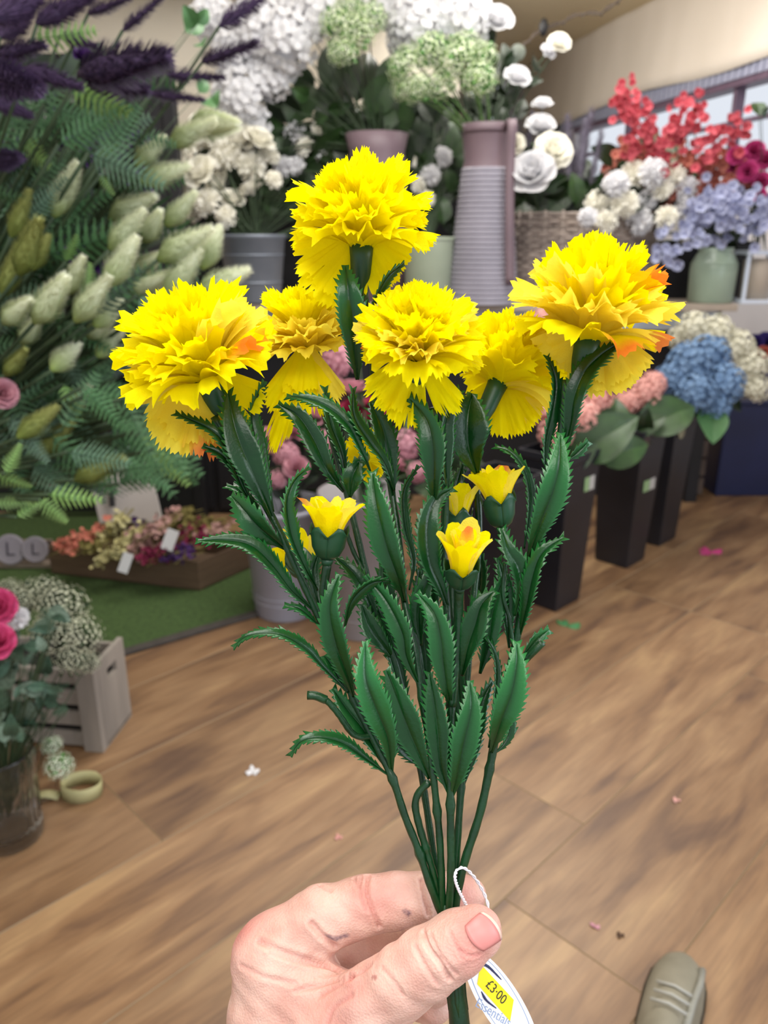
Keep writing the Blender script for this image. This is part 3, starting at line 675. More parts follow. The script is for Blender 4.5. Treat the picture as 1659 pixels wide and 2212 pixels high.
    tint = np.zeros(len(V)); red = np.zeros(len(V))
    # creases: (polyline px, depth, width)
    CR = [([(795,1893),(792,1925),(802,1960),(820,2003)], .0012, .0011), ([(780,1895),(778,1925),(790,1965)], .0006, .001), ([(908,1900),(915,1935),(925,1975)], .0011, .0010),
          ([(672,1995),(700,2025),(725,2046)], .0014, .0014), ([(560,2035),(620,2060),(700,2085),(760,2112)], .0012, .0014), ([(585,2060),(650,2080),(728,2092)], .0007, .001),
          ([(690,2150),(735,2128),(762,2112),(800,2085)], .0007, .0012), ([(640,2140),(700,2125),(758,2113)], .0008, .0012), ([(520,2085),(570,2110),(640,2125)], .0005, .0012),
          ([(915,2015),(930,2050),(955,2085),(972,2115)], .0013, .0011), ([(897,2045),(915,2080),(945,2125)], .0007, .0010), ([(930,2020),(950,2060),(985,2105)], .0007, .0009),
          ([(825,2090),(850,2120),(870,2150)], .0004, .001), ([(700,2230),(720,2180),(760,2150)], .0006, .0012), ([(970,2010),(985,2040),(1000,2070)], .0004, .0008),
          ([(690,1912),(715,1925)], .0006, .0009), ([(765,1897),(772,1915)], .0008, .0009), ([(995,2052),(1012,2064),(1036,2060)], .0005, .0007)]
    disp = np.zeros(len(V))
    for pl, dep, wd in CR:
        pts = np.array([hit(*q) for q in np.array(resample(spline([Vector((a, b, 0)) for a, b in pl], 6), 26)[0])[:, :2]])
        dm = np.full(len(V), 9.0)
        sel = np.where(np.linalg.norm(V - pts.mean(0), axis=1) < .05)[0]
        for q in pts: dm[sel] = np.minimum(dm[sel], np.linalg.norm(V[sel] - q, axis=1))
        wd = wd * .85; g = np.exp(-(dm / wd) ** 2); disp -= 1.35 * dep * g; disp += dep * .35 * np.exp(-((dm - 2.2 * wd) / wd) ** 2) * (dm < 9); red += .22 * g
    # gentle irregularity
    disp += .00035 * np.sin(V[:,0]*330 + 2*np.sin(V[:,2]*210)) * np.sin(V[:,2]*290 + V[:,1]*170)
    V = V + N_ * disp[:,None]
    for (x, y, r, a) in ((520,2010,60,.8), (1040,1975,45,.6), (800,1945,60,.35), (850,1915,50,.3), (1020,2050,50,.6), (500,2120,70,.35), (760,2150,60,.35), (1000,1935,40,.7), (600,1960,60,.3), (880,2060,60,.2), (700,2200,80,.3)):
        q = hit(x, y); red += .75 * a * np.exp(-(np.linalg.norm(V - q, axis=1) / (r * pxm(.35))) ** 2)
    # pen smudges
    def smudge(pl, wd, a):
        pts = [hit(*q) for q in pl]; dm = np.full(len(V), 9.0)
        for p, q in zip(pts, pts[1:]):
            ba = q - p; t = np.clip((V - p) @ ba / ba.dot(ba), 0, 1); dm = np.minimum(dm, np.linalg.norm(V - p - t[:,None] * ba, axis=1))
        nz = .5 + .5 * np.sin(V[:,0]*2900 + 3*np.sin(V[:,2]*1900)) * np.sin(V[:,2]*2300 + V[:,1]*900)
        return a * np.exp(-(dm / wd) ** 4) * (.55 + .45 * nz)
    ink = smudge([(708,2022),(728,2028),(749,2022)], .0013, .85) + smudge([(874,1968),(884,1973)], .0012, .6) + smudge([(882,1974),(882,1981)], .0007, .6) + smudge([(869,2006),(870,2012)], .0014, .2)
    scab = smudge([(806,2111),(812,2112)], .0009, .8)
    off = np.array(P(650, 2200, .37)); me = bpy.data.meshes.new('hand_skin'); me.from_pydata((V - off).tolist(), [], F.tolist()); me.polygons.foreach_set('use_smooth', [True] * len(me.polygons))
    for nm, arr in (('red', red), ('ink', ink), ('scab', scab)):
        a = me.attributes.new(nm, 'FLOAT', 'POINT'); a.data.foreach_set('value', np.clip(arr, 0, 1).astype(np.float32))
    root = thing('person', off, 'hand of a person holding the flower stems between thumb and index finger', 'person')
    m = bpy.data.materials.new('skin'); m.use_nodes = True; nt = m.node_tree; NN = nt.nodes; L = nt.links; b = NN['Principled BSDF']
    tc = NN.new('ShaderNodeTexCoord'); n1 = NN.new('ShaderNodeTexNoise'); n1.inputs['Scale'].default_value = 55; n1.inputs['Detail'].default_value = 5; L.new(tc.outputs['Object'], n1.inputs['Vector'])
    cr = NN.new('ShaderNodeValToRGB'); cr.color_ramp.elements[0].position = .32; cr.color_ramp.elements[0].color = lin('cb9a8c'); cr.color_ramp.elements[1].position = .66; cr.color_ramp.elements[1].color = lin('e0bbac'); L.new(n1.outputs[0], cr.inputs[0])
    cur = cr.outputs[0]
    for nm, colr in (('red', 'c4706c'), ('scab', '8f3a3a'), ('ink', '5b4a60')):
        at = NN.new('ShaderNodeAttribute'); at.attribute_name = nm; mx_ = NN.new('ShaderNodeMix'); mx_.data_type = 'RGBA'; L.new(at.outputs['Fac'], mx_.inputs[0]); L.new(cur, mx_.inputs[6]); mx_.inputs[7].default_value = lin(colr); cur = mx_.outputs[2]
    L.new(cur, b.inputs['Base Color']); b.inputs['Roughness'].default_value = .5; b.inputs['Specular IOR Level'].default_value = .35
    b.inputs['Subsurface Weight'].default_value = .18; b.inputs['Subsurface Radius'].default_value = (.008, .003, .0015); b.inputs['Subsurface Scale'].default_value = .6
    vo = NN.new('ShaderNodeTexVoronoi'); vo.inputs['Scale'].default_value = 900; L.new(tc.outputs['Object'], vo.inputs['Vector'])
    n2 = NN.new('ShaderNodeTexNoise'); n2.inputs['Scale'].default_value = 320; n2.inputs['Detail'].default_value = 4; L.new(tc.outputs['Object'], n2.inputs['Vector'])
    ad = NN.new('ShaderNodeMath'); L.new(vo.outputs[0], ad.inputs[0]); L.new(n2.outputs[0], ad.inputs[1])
    bp = NN.new('ShaderNodeBump'); bp.inputs['Strength'].default_value = .35; bp.inputs['Distance'].default_value = .0006; L.new(ad.outputs[0], bp.inputs['Height']); L.new(bp.outputs[0], b.inputs['Normal'])
    me.materials.append(m); o = bpy.data.objects.new('hand', me); COL.objects.link(o); o.parent = root
    # thumb nail: a curved plate lying on the thumb tip
    rows = []
    c0 = np.array([1043, 2013.]); ax1 = np.array([.80, -.60]) ; ax2 = np.array([.60, .80])
    tips = []
    def nail_rows(lo, hi, lift):
        rows = []
        for i in range(9):
            v = lo + (hi - lo) * i / 8; row = []
            for j in range(13):
                u = -1 + 2 * j / 12
                wd = 36 * (1 - .10 * (1 - v) ** 2 - .0 * v)
                q = c0 + ax1 * ((v - .5) * 66 - 9 * u * u * (1 if v > .5 else -1) * abs(2 * v - 1)) + ax2 * (u * wd)
                row.append((q, u))
            rows.append(row)
        out = []
        for row in rows:
            rr = []
            for q, u in row:
                s = hit(*q); nn = nrm(s[None])[0]; rr.append(Vector(s + nn * (lift - .0006 * abs(u) ** 3)))
            out.append(rr)
        return out
    nm_ = mat('nail', 'c97c78', 'd48c86', rough=.42, scale=60, spec=.4); tip = mat('nail_edge', 'd6b5a6', rough=.35)
    mb = MB(); mb.grid(nail_rows(0, .88, .0009)); nl = mb.build('thumbnail', nm_, root, smooth=True, solid=.0006)
    mb = MB(); mb.grid(nail_rows(.88, .97, .0008)); q = mb.build('nail_edge', tip, nl, smooth=True, solid=.0006); q['label'] = 'pale free edge of the thumbnail'
hand()
#=== FLOWER FACTORIES (unit size, facing +Z, shared mesh data) ===
def rnd(seed): return random.Random(seed)
def petal_small(mb, M, L, W, t0, t1, rg, nu=5, nv=4, cup=.3, ruf=.05, t=0.0, mi=0):
    rows = []; tt = []; r = z = 0; pr = [(0, 0)]
    for i in range(nv - 1):
        th = t0 + (t1 - t0) * (i + .5) / (nv - 1); r += math.sin(th) * L / (nv - 1); z += math.cos(th) * L / (nv - 1); pr.append((r, z))
    ph = rg.uniform(0, 6)
    for i, (r, z) in enumerate(pr):
        v = i / (nv - 1); th = t0 + (t1 - t0) * v; wd = W * (.25 + .75 * math.sin(min(1, v * 1.25) * math.pi * .62)); row = []
        for j in range(nu):
            u = -1 + 2 * j / (nu - 1); sh = 1 - .16 * u * u * v
            k = -cup * wd * u * u + ruf * L * v * math.sin(3 * u + ph)
            row.append(M @ Vector((r * sh + math.cos(th) * k, u * wd, z * sh - math.sin(th) * k)))
        rows.append(row); tt.append([t] * nu)
    mb.grid(rows, tt if t else 0.0, mi)
def sph_dirs(n, zmin=-1.0):
    out = []; g = math.pi * (3 - 5 ** .5)
    for i in range(n):
        z = 1 - (1 - zmin) * (i + .5) / n; r = math.sqrt(max(0, 1 - z*z)); out.append(Vector((r * math.cos(g*i), r * math.sin(g*i), z)))
    return out
def me_rose(m, seed=1):
    rg = rnd(seed); mb = MB()
    for ri, (c, t0, t1, L, W) in enumerate([(3, -5, 5, .9, .28), (5, 0, 12, 1.0, .40), (5, 12, 24, 1.12, .52), (6, 30, 48, 1.15, .58), (6, 45, 80, 1.15, .6)]):
        for k in range(c): petal_small(mb, Matrix.Rotation((k + .5 * (ri % 2) + rg.uniform(-.1, .1)) * 6.283 / c, 4, 'Z') @ Matrix.Translation((.0, 0, -.45)), L, W, R(t0 + 12), R(t1), rg, 7, 5, .45, .05)
    return mb.mesh('rose_bloom', m)
def me_mum(m, seed=2, n=90, pl=.55, W=.12, zmin=-.35):
    rg = rnd(seed); mb = MB(); mb.lathe([(.1, -.5), (.42, -.3), (.55, 0), (.42, .35), (.05, .55)], 8, cap1=True)
    for d in sph_dirs(n, zmin):
        M = frame(d + Vector((rg.uniform(-.12, .12), rg.uniform(-.12, .12), .1)), rg.uniform(0, 6)); M = Matrix.Translation(d * .42) @ M
        petal_small(mb, M, pl * rg.uniform(.85, 1.1), W, R(-5), R(35), rg, 3, 4, .5, .05)
    return mb.mesh('pompon_bloom', m)
def me_hyd(m, seed=3, n=85, ps=.17, zmin=-.5, core=.72):
    rg = rnd(seed); mb = MB()
    mb.lathe([(.1, -core*.8), (core*.75, -core*.5), (core, 0), (core*.75, core*.62), (.05, core*.95)], 10, cap1=True)
    for d in sph_dirs(n, zmin):
        d = (d + Vector([rg.uniform(-.1, .1) for _ in range(3)])).normalized(); M = Matrix.Translation(d * rg.uniform(.78, .96)) @ frame(d, rg.uniform(0, 6))
        for k in range(4): petal_small(mb, M @ Matrix.Rotation(k * 1.571, 4, 'Z'), ps, ps * .48, R(45), R(85), rg, 3, 3, -.3, .08)
    return mb.mesh('hydrangea_bloom', m)
def me_floret(m, seed=4, c=5, open_=75):
    rg = rnd(seed); mb = MB()
    for k in range(c): petal_small(mb, Matrix.Rotation(k * 6.283 / c, 4, 'Z'), 1, .42, R(25), R(open_), rg, 5, 4, .1, .1)
    mb.lathe([(.03, -.5), (.1, -.1), (.12, .1)], 6)
    return mb.mesh('floret', m)
def me_umbel(ms, seed=5, n=190, ball=.06, zmin=-.6, flat=.8):
    """cloud of little blossoms (material 0) over fine green stalks (material 1)"""
    rg = rnd(seed); mb = MB()
    for d in sph_dirs(n, zmin):
        p = Vector((d.x, d.y, d.z * flat)) * rg.uniform(.72, 1.02)
        b = ball * rg.uniform(.7, 1.2); M = Matrix.Translation(p) @ frame(d, rg.uniform(0, 6))
        for k in range(4): petal_small(mb, M @ Matrix.Rotation(k * 1.571, 4, 'Z'), b * 1.5, b * .6, R(40), R(95), rg, 3, 3, 0, .1)
        q = p * .35 + Vector((0, 0, -.45)); mb.tube([q, (q + p) / 2 + Vector((0, 0, .03)), p], [.009, .007, .005], 3, mi=1)
    for k in range(26):
        d = Vector([rg.uniform(-1, 1) for _ in range(3)]).normalized() * rg.uniform(.3, .8); M = Matrix.Translation(d) @ frame(d, rg.uniform(0, 6)); petal_small(mb, M, .3, .08, R(20), R(60), rg, 3, 4, 0, .1, mi=1)
    mb.tube([(0, 0, -1.1), (0, 0, -.3)], .02, 5, mi=1)
    return mb.mesh('umbel', list(ms))
def me_bunny(m, seed=6, n=1500, rad=.24, blen=.17, tipt=True, taper=1.0, lean=28, bw=.007, core=.62):
    """fluffy grass head from 0 to 1 along +Z: solid core with fine bristles"""
    rg = rnd(seed); mb = MB()
    def rr(z): return rad * ((max(z, .01) / .28) ** .5 if z < .28 else (1 - (z - .28) / .74) ** .8) + .003
    mb.lathe([(rr(i / 12) * core, i / 12 * .93) for i in range(13)], 10, cap1=True)
    tv = [min(1, .05 + i / 12) if tipt else 0 for i in range(13) for _ in range(10)]; mb.t = tv[:len(mb.v)] + [0] * (len(mb.v) - len(tv[:len(mb.v)]))
    for i in range(n):
        z = rg.random() ** .9 * .95; a = rg.uniform(0, 6.283); r = rr(z) * core * .95; d = Vector((math.cos(a), math.sin(a), 0))
        p = d * r + Vector((0, 0, z * .93)); dr = (d * math.sin(R(lean)) + Vector((0, 0, math.cos(R(lean))))).normalized(); L = blen * rg.uniform(.6, 1.15) * (1 - .55 * z)
        s = d.cross(Vector((0, 0, 1))) * bw; mid = p + dr * L * .55 + d * .006; q = p + dr * L
        t = min(1, .15 + z) if tipt else 0
        mb.add([p - s, p + s, mid + s * .7, mid - s * .7, q], [(0, 1, 2, 3), (3, 2, 4)], [t * .6, t * .6, t, t, min(1, t + .3)])
    return mb.mesh('grass_head', m)
def me_fern(m, seed=7, n=11, w=.26, droop=.14):
    """frond from 0 to 1 along +Z: separate narrow toothed pinnae on both sides of the rib"""
    rg = rnd(seed); mb = MB(); c = lambda v: Vector((0, -droop * v * v, v * (1 - .1 * v)))
    mb.tube([c(i / 8) for i in range(9)], [.008 * (1.1 - i / 9) for i in range(9)], 4); sp = .88 / n
    for i in range(n):
        v = .1 + .88 * i / n; W = w * min(1, (v + .1) / .3) * (1.03 - v) ** .8 + .02
        for s in (-1, 1):
            b = c(v); d = Vector((s * .88, -.10 - .1 * rg.random(), .42)).normalized(); up = Vector((-s * .42, 0, .88)); hw = sp * .27; K = 5; vs = []; ts = []
            for k in range(K + 1):
                q = k / K; ww = hw * (1.15 - q) * (1.35 if k % 2 else .75); p = b + d * W * q + Vector((0, -.05 * q * q * W, 0))
                vs += [p + up * ww, p - up * ww]; ts += [.15 + .75 * q * v, .1]
            mb.add(vs, [(2*k, 2*k+1, 2*k+3, 2*k+2) for k in range(K)], ts)
    return mb.mesh('fern_frond', m)
def me_leaf(m, seed=8, W=.28, cup=.2):
    rg = rnd(seed); rows = []
    for i in range(9):
        v = i / 8; wd = W * math.sin(math.pi * v ** .75) ** .8 + .004
        rows.append([Vector((u * wd, .12 * math.sin(3 * v) + cup * wd * u * u + .012 * math.sin(12 * v) * abs(u), v)) for u in (-1, -.55, -.06, 0, .06, .55, 1)])
        rows[-1][3].y -= .008
    mb = MB(); mb.grid(rows); mb.tube([(0, 0, -.15), (0, .04, .1)], .012, 5); return mb.mesh('broad_leaf', m)

ST = mat('stem_green', '3f5f2c', '57763a', rough=.6, scale=30)
STD = mat('stem_dark', '24371f', '34482a', rough=.6, scale=30)
PLUME = mat('plume_purple', '352843', '544063', rough=.8, scale=14, tint='6b4f80', trans=.15)
BUNNY = mat('bunny_green', '6f8a2a', '8aa040', rough=.8, scale=4, tint='f6f8e2', trans=.25)
BUNNYD = mat('bunny_olive', '5b6d24', '748632', rough=.8, scale=4, tint='a9ac68', trans=.25)
FERN1 = mat('fern_green', '23472a', '37623a', rough=.6, scale=6, tint='6f9a63', objrand=.3)
FERN2 = mat('fern_light', '55803f', '6f9950', rough=.6, scale=6, tint='aebf72', objrand=.2)
FERN3 = mat('fern_blue', '2c4738', '42604c', rough=.6, scale=6, tint='7f9f80', objrand=.3)
BROAD = mat('leaf_broad', '22391a', '314e24', rough=.45, scale=5, objrand=.3)
BROADD = mat('leaf_dark', '14230f', '20341a', rough=.45, scale=5, objrand=.3)
WHITE = mat('petal_white', 'e6e6ea', 'f0eff0', rough=.7, scale=5, trans=.25, objrand=.05)
CREAM = mat('petal_cream', 'fbf8ea', 'fffdf6', rough=.7, scale=5, trans=.25, objrand=.05)
GREENW = mat('umbel_green', '8fb648', 'f6f6e6', rough=.7, scale=16, contrast=(.42, .55), trans=.2)
UMST = mat('umbel_stalk', '3d7a2c', '55933c', rough=.6, scale=12)
GYP = mat('gyp_blossom', 'b5b898', 'd6d6bf', rough=.8, scale=10)
PINK = mat('petal_pink', 'c98a98', 'd9a3ae', rough=.7, scale=4, trans=.2, objrand=.1)
PEACH = mat('petal_peach', 'dfa098', 'eab8ac', rough=.7, scale=4, trans=.2, objrand=.05)
BLUE = mat('petal_blue', '5f80a8', '86a3c4', rough=.7, scale=4, trans=.2, objrand=.12)
PERI = mat('petal_periwinkle', 'a3a9cc', 'c0c4dd', rough=.7, scale=4, trans=.25, objrand=.08)
CORAL = mat('petal_coral', 'bd4558', 'cf626a', rough=.7, scale=2, trans=.25, objrand=.12)
SALMON = mat('petal_salmon', 'b5665a', 'c67c68', rough=.7, scale=2, trans=.25, objrand=.12)
MAGENTA = mat('petal_magenta', 'b52d70', 'cc4a8a', rough=.7, scale=4, trans=.2, objrand=.1)
CRIMSON = mat('petal_crimson', '8c1c3c', 'a82a50', rough=.7, scale=4, trans=.2, objrand=.1)
VIOLET = mat('petal_violet', '40307f', '5b4aa0', rough=.7, scale=4, trans=.2)
PURPLE = mat('petal_purple', '3a1a55', '56307a', rough=.7, scale=4, trans=.2)
HOTPINK = mat('petal_hot_pink', 'c4326c', 'dd5a8c', rough=.7, scale=4, trans=.25)

def bunch(items, me, root, part, name, cat, group, desc, where, way='left', stemm=STD, tilt=.5, srad=.0035, leaves=None, nleaf=0, ref=None, up=.6, lsize=.09):
    """items: (px, py, depth, size px); every head with its stem down to the vase is a thing."""
    objs = []; rg = rnd(len(items) * 7 + int(items[0][0])); mes = me if isinstance(me, list) else [me]
    for i, it in enumerate(items):
        x, y, d, s = it[:4]; p = P(x, y, d); r = Vector(root) + Vector((rg.uniform(-.035, .035), rg.uniform(-.035, .035), rg.uniform(-.02, .02)))
        t = thing(name, r, desc, cat, group); Rr = s * .5 * pxm(d)
        out = (p - r).normalized(); ax = (out * up + (CAM - p).normalized() * tilt + Vector([rg.uniform(-.25, .25) for _ in range(3)])).normalized()
        inst(part, mes[i % len(mes)], t, pose(p, ax, rg.uniform(0, 6), Rr))
        m = MB(); e = p - ax * Rr * .5; c = spline([r, r.lerp(e, .5) + Vector((0, 0, .03)), e], 4); m.tube(c, srad, 5); m.build('stem', stemm, t, smooth=True)
        for k in range(nleaf):
            q = c[int(len(c) * rg.uniform(.35, .9))]; dd = Vector((rg.uniform(-1, 1), rg.uniform(-.9, .2), rg.uniform(-.1, .6)))
            inst('leaf', leaves, t, pose(q, dd, rg.uniform(0, 6), lsize * rg.uniform(.7, 1.2)))
        objs.append(t)
    rank(objs, [it[0] if way == 'left' else it[1] for it in items], desc, where, way)
    return objs
def greens(items, me, root, name, cat, group, desc, where, way='left', srad=.004, stemm=STD, part='leaf', bundle=False, flat=True):
    """items: (base px, base py, tip px, tip py, depth): leaf-like piece from base to tip, on a stalk from root"""
    objs = []; rg = rnd(int(items[0][0] * 3 + 5)); mes = me if isinstance(me, list) else [me]
    for i, (bx, by, tx, ty, d) in enumerate(items):
        b = P(bx, by, d); e = P(tx, ty, d + rg.uniform(-.06, .06)); L = (e - b).length
        rt = Vector(root(i) if callable(root) else root)
        if bundle and objs: t = objs[0]
        else: t = thing(name, rt, desc, cat, None if bundle else group)
        rl = rg.uniform(-.5, .5) if flat else rg.uniform(0, 6)
        M = Matrix.Translation(b) @ frame(e - b, rl, up=(b - CAM).cross(e - b) if flat else None)
        if flat: M = Matrix.Translation(b) @ frame(e - b, 0, up=(CAM - b)) @ Matrix.Rotation(rg.uniform(-.6, .6), 4, 'Z')
        inst(part, mes[i % len(mes)], t, M @ Matrix.Scale(L * (1.24 if part == 'grass_head' else 1.1 if part == 'plume' else 1), 4))
        m = MB(); m.tube(spline([rt, rt.lerp(b, .5) + Vector((0, 0, .04)), b + (e - b) * .02], 5), srad, 5); m.build('stem', stemm, t, smooth=True)
        if not (bundle and objs): objs.append(t)
    if bundle: objs[0]['label'] = desc; return objs
    rank(objs, [it[2] if way == 'left' else it[3] for it in items], desc, where, way)
    return objs

#=== LEFT DISPLAY ===
# a tall planter stands just left of the frame and carries the plumes, ferns and grass heads
pb = G(-190, 1560); PT = Vector((pb.x, pb.y, .62))
pl = thing('floor_planter', pb, 'tall dark planter at the left edge holding the plume and fern display', 'planter')
m = MB(); m.lathe([(.10, 0), (.13, .02), (.15, .58), (.165, .62), (.15, .62), (.14, .55), (.02, .5)], 28, Matrix.Translation(pb)); m.build('pot', mat('planter_dark', '26242b', '312e37', rough=.5, scale=8), pl, smooth=True)
rgp = rnd(5)
def proot(i=0): return PT + Vector((rgp.uniform(-.08, .08), rgp.uniform(-.08, .08), -.08))
def z1(a): return [(x / 2.963, y / 2.963, u / 2.963, v / 2.963, d) for x, y, u, v, d in a]
def z2(a): return [(x / 2.963, 700 + y / 2.963, u / 2.963, 700 + v / 2.963, d) for x, y, u, v, d in a]
bun = [me_bunny(BUNNY, s, rad=.34, blen=.2, n=1000, bw=.0055, lean=38, core=.5) for s in (1, 2, 3)]; bund = [me_bunny(BUNNYD, 9, rad=.28, blen=.19, n=1000, bw=.0055, lean=38, core=.5)]
gU = z1([(340,1390,480,1080,1.5),(900,1165,1180,1070,1.6),(860,1060,1035,895,1.6),(1080,930,1350,785,1.65),(1230,790,1490,800,1.75),(700,1400,960,1270,1.62)])
greens(gU, bun, proot, 'bunny_tail_grass', 'artificial grass', 'bunny tail grass heads in the left display', 'pale green bunny tail grass head', 'below the purple plumes', 'top', flat=False, part='grass_head', stemm=STD)
gM = z1([(700,1600,900,1370,1.5),(1060,1450,1235,1250,1.6),(920,1550,1015,1370,1.6),(1010,1665,1320,1485,1.5),(1290,1725,1395,1480,1.55),(1060,1905,1255,1630,1.5),(1270,1880,1560,1740,1.5),(860,1750,1010,1640,1.6),(830,1880,1060,1770,1.55),(680,1835,855,1550,1.4)])
greens(gM, bun, proot, 'bunny_tail_grass', 'artificial grass', 'bunny tail grass heads in the left display', 'fluffy pale green grass head', 'above the left yellow carnation', flat=False, part='grass_head', stemm=STD)
gL = z1([(420,1890,520,1670,1.45),(220,2070,400,1800,1.4),(480,2060,675,1800,1.4),(600,2090,760,1940,1.45),(20,2070,175,1930,1.4)]) + z2([(330,300,485,140,1.45),(620,210,765,50,1.55),(450,560,565,410,1.6),(560,90,700,-20,1.55),(140,130,240,-30,1.5)])
greens(gL, bun, proot, 'bunny_tail_grass', 'artificial grass', 'bunny tail grass heads in the left display', 'whitish green grass head', 'left of the left carnation', 'top', flat=False, part='grass_head', stemm=STD)
gO = z1([(70,1520,175,1250,1.45),(120,1760,235,1440,1.4),(200,1730,300,1530,1.45),(20,1900,110,1600,1.45)]) + z2([(110,730,340,550,1.4),(250,840,440,650,1.5),(480,1000,755,875,1.45),(30,330,150,180,1.45)])
greens(gO, bund, proot, 'bunny_tail_grass', 'artificial grass', 'olive bunny tail grass heads at the left edge', 'olive green shaded grass head', 'near the left photo edge', 'top', flat=False, part='grass_head', stemm=STD)
plm = [me_bunny(PLUME, 21 + s, n=420, rad=.11, blen=.2, tipt=False, lean=45, bw=.008, core=.45) for s in range(2)]
plb = [me_bunny(PLUME, 31, n=800, rad=.18, blen=.24, tipt=False, lean=44, bw=.009, core=.6)]
pA = z1([(780,200,1040,-20,1.4),(560,90,850,-20,1.4),(1400,170,1700,-20,1.5),(1290,400,1660,270,1.5),(1060,480,1440,500,1.5),(960,600,1310,640,1.5)])
greens(pA, plm, proot, 'purple_plume', 'artificial grass', 'dark purple feather plumes at the top left', 'slim dark purple feathery plume', 'before the cream wall', 'top', flat=False, part='plume', stemm=STD, srad=.003)
pB = z1([(230,150,600,-30,1.25),(-60,120,260,-10,1.2),(500,480,1080,360,1.35),(150,440,530,560,1.2),(-20,350,290,290,1.25),(-60,480,250,570,1.2),(-60,640,200,740,1.3),(560,540,950,580,1.45),(-60,1030,130,1010,1.4),(0,240,200,40,1.3),(380,220,620,300,1.4)])
greens(pB, plb, proot, 'purple_plume', 'artificial grass', 'thick purple plumes at the top left', 'thick dark purple fluffy plume', 'in the top left corner', 'top', flat=False, part='plume', stemm=STD, srad=.003)
# ferns
fm = [me_fern(FERN1, 1), me_fern(FERN3, 2, n=13), me_fern(FERN1, 3, w=.27)]; fl_ = [me_fern(FERN2, 4, n=9, w=.28)]
rg = rnd(44); fu = []; fmid = []; flo = []
for i in range(34):
    x = rg.uniform(-10, 330); y = rg.uniform(190, 480); a = rg.uniform(-.5, 1.0); L = rg.uniform(150, 240)
    fu.append((x - L * .5 * math.cos(a), y - L * .5 * math.sin(a) * -1, x + L * .5 * math.cos(a), y - L * .5 * math.sin(a), rg.uniform(1.4, 1.85)))
for i in range(46):
    x = rg.uniform(-10, 400); y = rg.uniform(480, 860); a = rg.uniform(-.7, 1.1); L = rg.uniform(150, 250)
    fmid.append((x - L * .5 * math.cos(a), y + L * .5 * math.sin(a), x + L * .5 * math.cos(a), y - L * .5 * math.sin(a), rg.uniform(1.45, 1.9)))
for i in range(56):
    x = rg.uniform(-10, 400 - max(0, 0)); y = rg.uniform(820, 1050); a = rg.uniform(-1.3, .2); L = rg.uniform(140, 220)
    if y + x * .22 > 1110: y -= 60
    flo.append((x - L * .5 * math.cos(a), y + L * .5 * math.sin(a), x + L * .5 * math.cos(a), y - L * .5 * math.sin(a), rg.uniform(1.4, 1.85)))
greens(fu, fm, proot, 'fern_bush', 'foliage', '', 'dark green artificial fern bush filling the upper left display below the plumes', '', bundle=True, part='frond')
greens(fmid, fm, proot, 'fern_bush', 'foliage', '', 'blue green artificial fern bush between the pale grass heads on the left', '', bundle=True, part='frond')
greens(flo, fm, proot, 'fern_bush', 'foliage', '', 'dark drooping artificial fern bush low in the left display', '', bundle=True, part='frond')
fL = z2([(30,960,160,740,1.35),(-40,960,240,1080,1.35),(300,1090,700,1150,1.4),(250,1120,480,1300,1.35),(980,800,1240,1090,1.5),(400,380,560,640,1.5),(100,1240,320,1080,1.4),(-30,1150,230,1130,1.4),(900,700,1180,960,1.55)]) + z1([(450,560,860,700,1.45),(600,740,880,720,1.5),(620,1020,800,900,1.5),(640,1120,740,1260,1.5),(420,1680,520,1490,1.5),(560,1900,600,1640,1.5),(200,250,700,190,1.3),(150,900,300,1080,1.5)])
greens(fL, fl_, proot, 'fern_bush', 'foliage', '', 'light yellow green artificial fern bush with bright drooping frond tips on the left', '', bundle=True, part='frond')
rose_p = me_rose(PINK); rose_pu = me_rose(PURPLE, 3)
bunch([(8, 850, 1.45, 64)], rose_p, proot(), 'rose_bloom', 'pink_rose', 'artificial flower', 'pink rose at the left edge', 'pink artificial rose cut by the left edge', 'among the ferns')
bunch([(165,330,1.85,80),(190,350,1.9,70),(300,310,1.9,60),(285,350,1.9,60),(305,410,1.9,60),(110,520,1.9,70),(125,560,1.95,70),(400,550,1.95,55),(100,210,1.7,60),(180,120,1.8,50),(30,330,1.8,80),(200,560,2.0,70)], rose_pu, PT, 'bloom', 'purple_bloom', 'artificial flower', 'purple blooms inside the left display', 'deep purple bloom half hidden by ferns', 'at the left', 'top', nleaf=2, leaves=me_leaf(BROADD))
# broad dark backing leaves deep in the mass
bl = me_leaf(BROADD, W=.34); rg = rnd(9); bk = []
for i in range(40):
    x = rg.uniform(-20, 330); y = rg.uniform(150, 980); a = rg.uniform(-.8, 1.2); L = rg.uniform(150, 230)
    if y < 300: x *= .6
    bk.append((x - L*.4*math.cos(a), y + L*.4*math.sin(a), x + L*.4*math.cos(a), y - L*.4*math.sin(a), rg.uniform(2.0, 2.15)))
greens(bk, [bl], proot, 'foliage_bush', 'foliage', '', 'broad dark leaved artificial foliage deepest inside the left display', '', bundle=True)

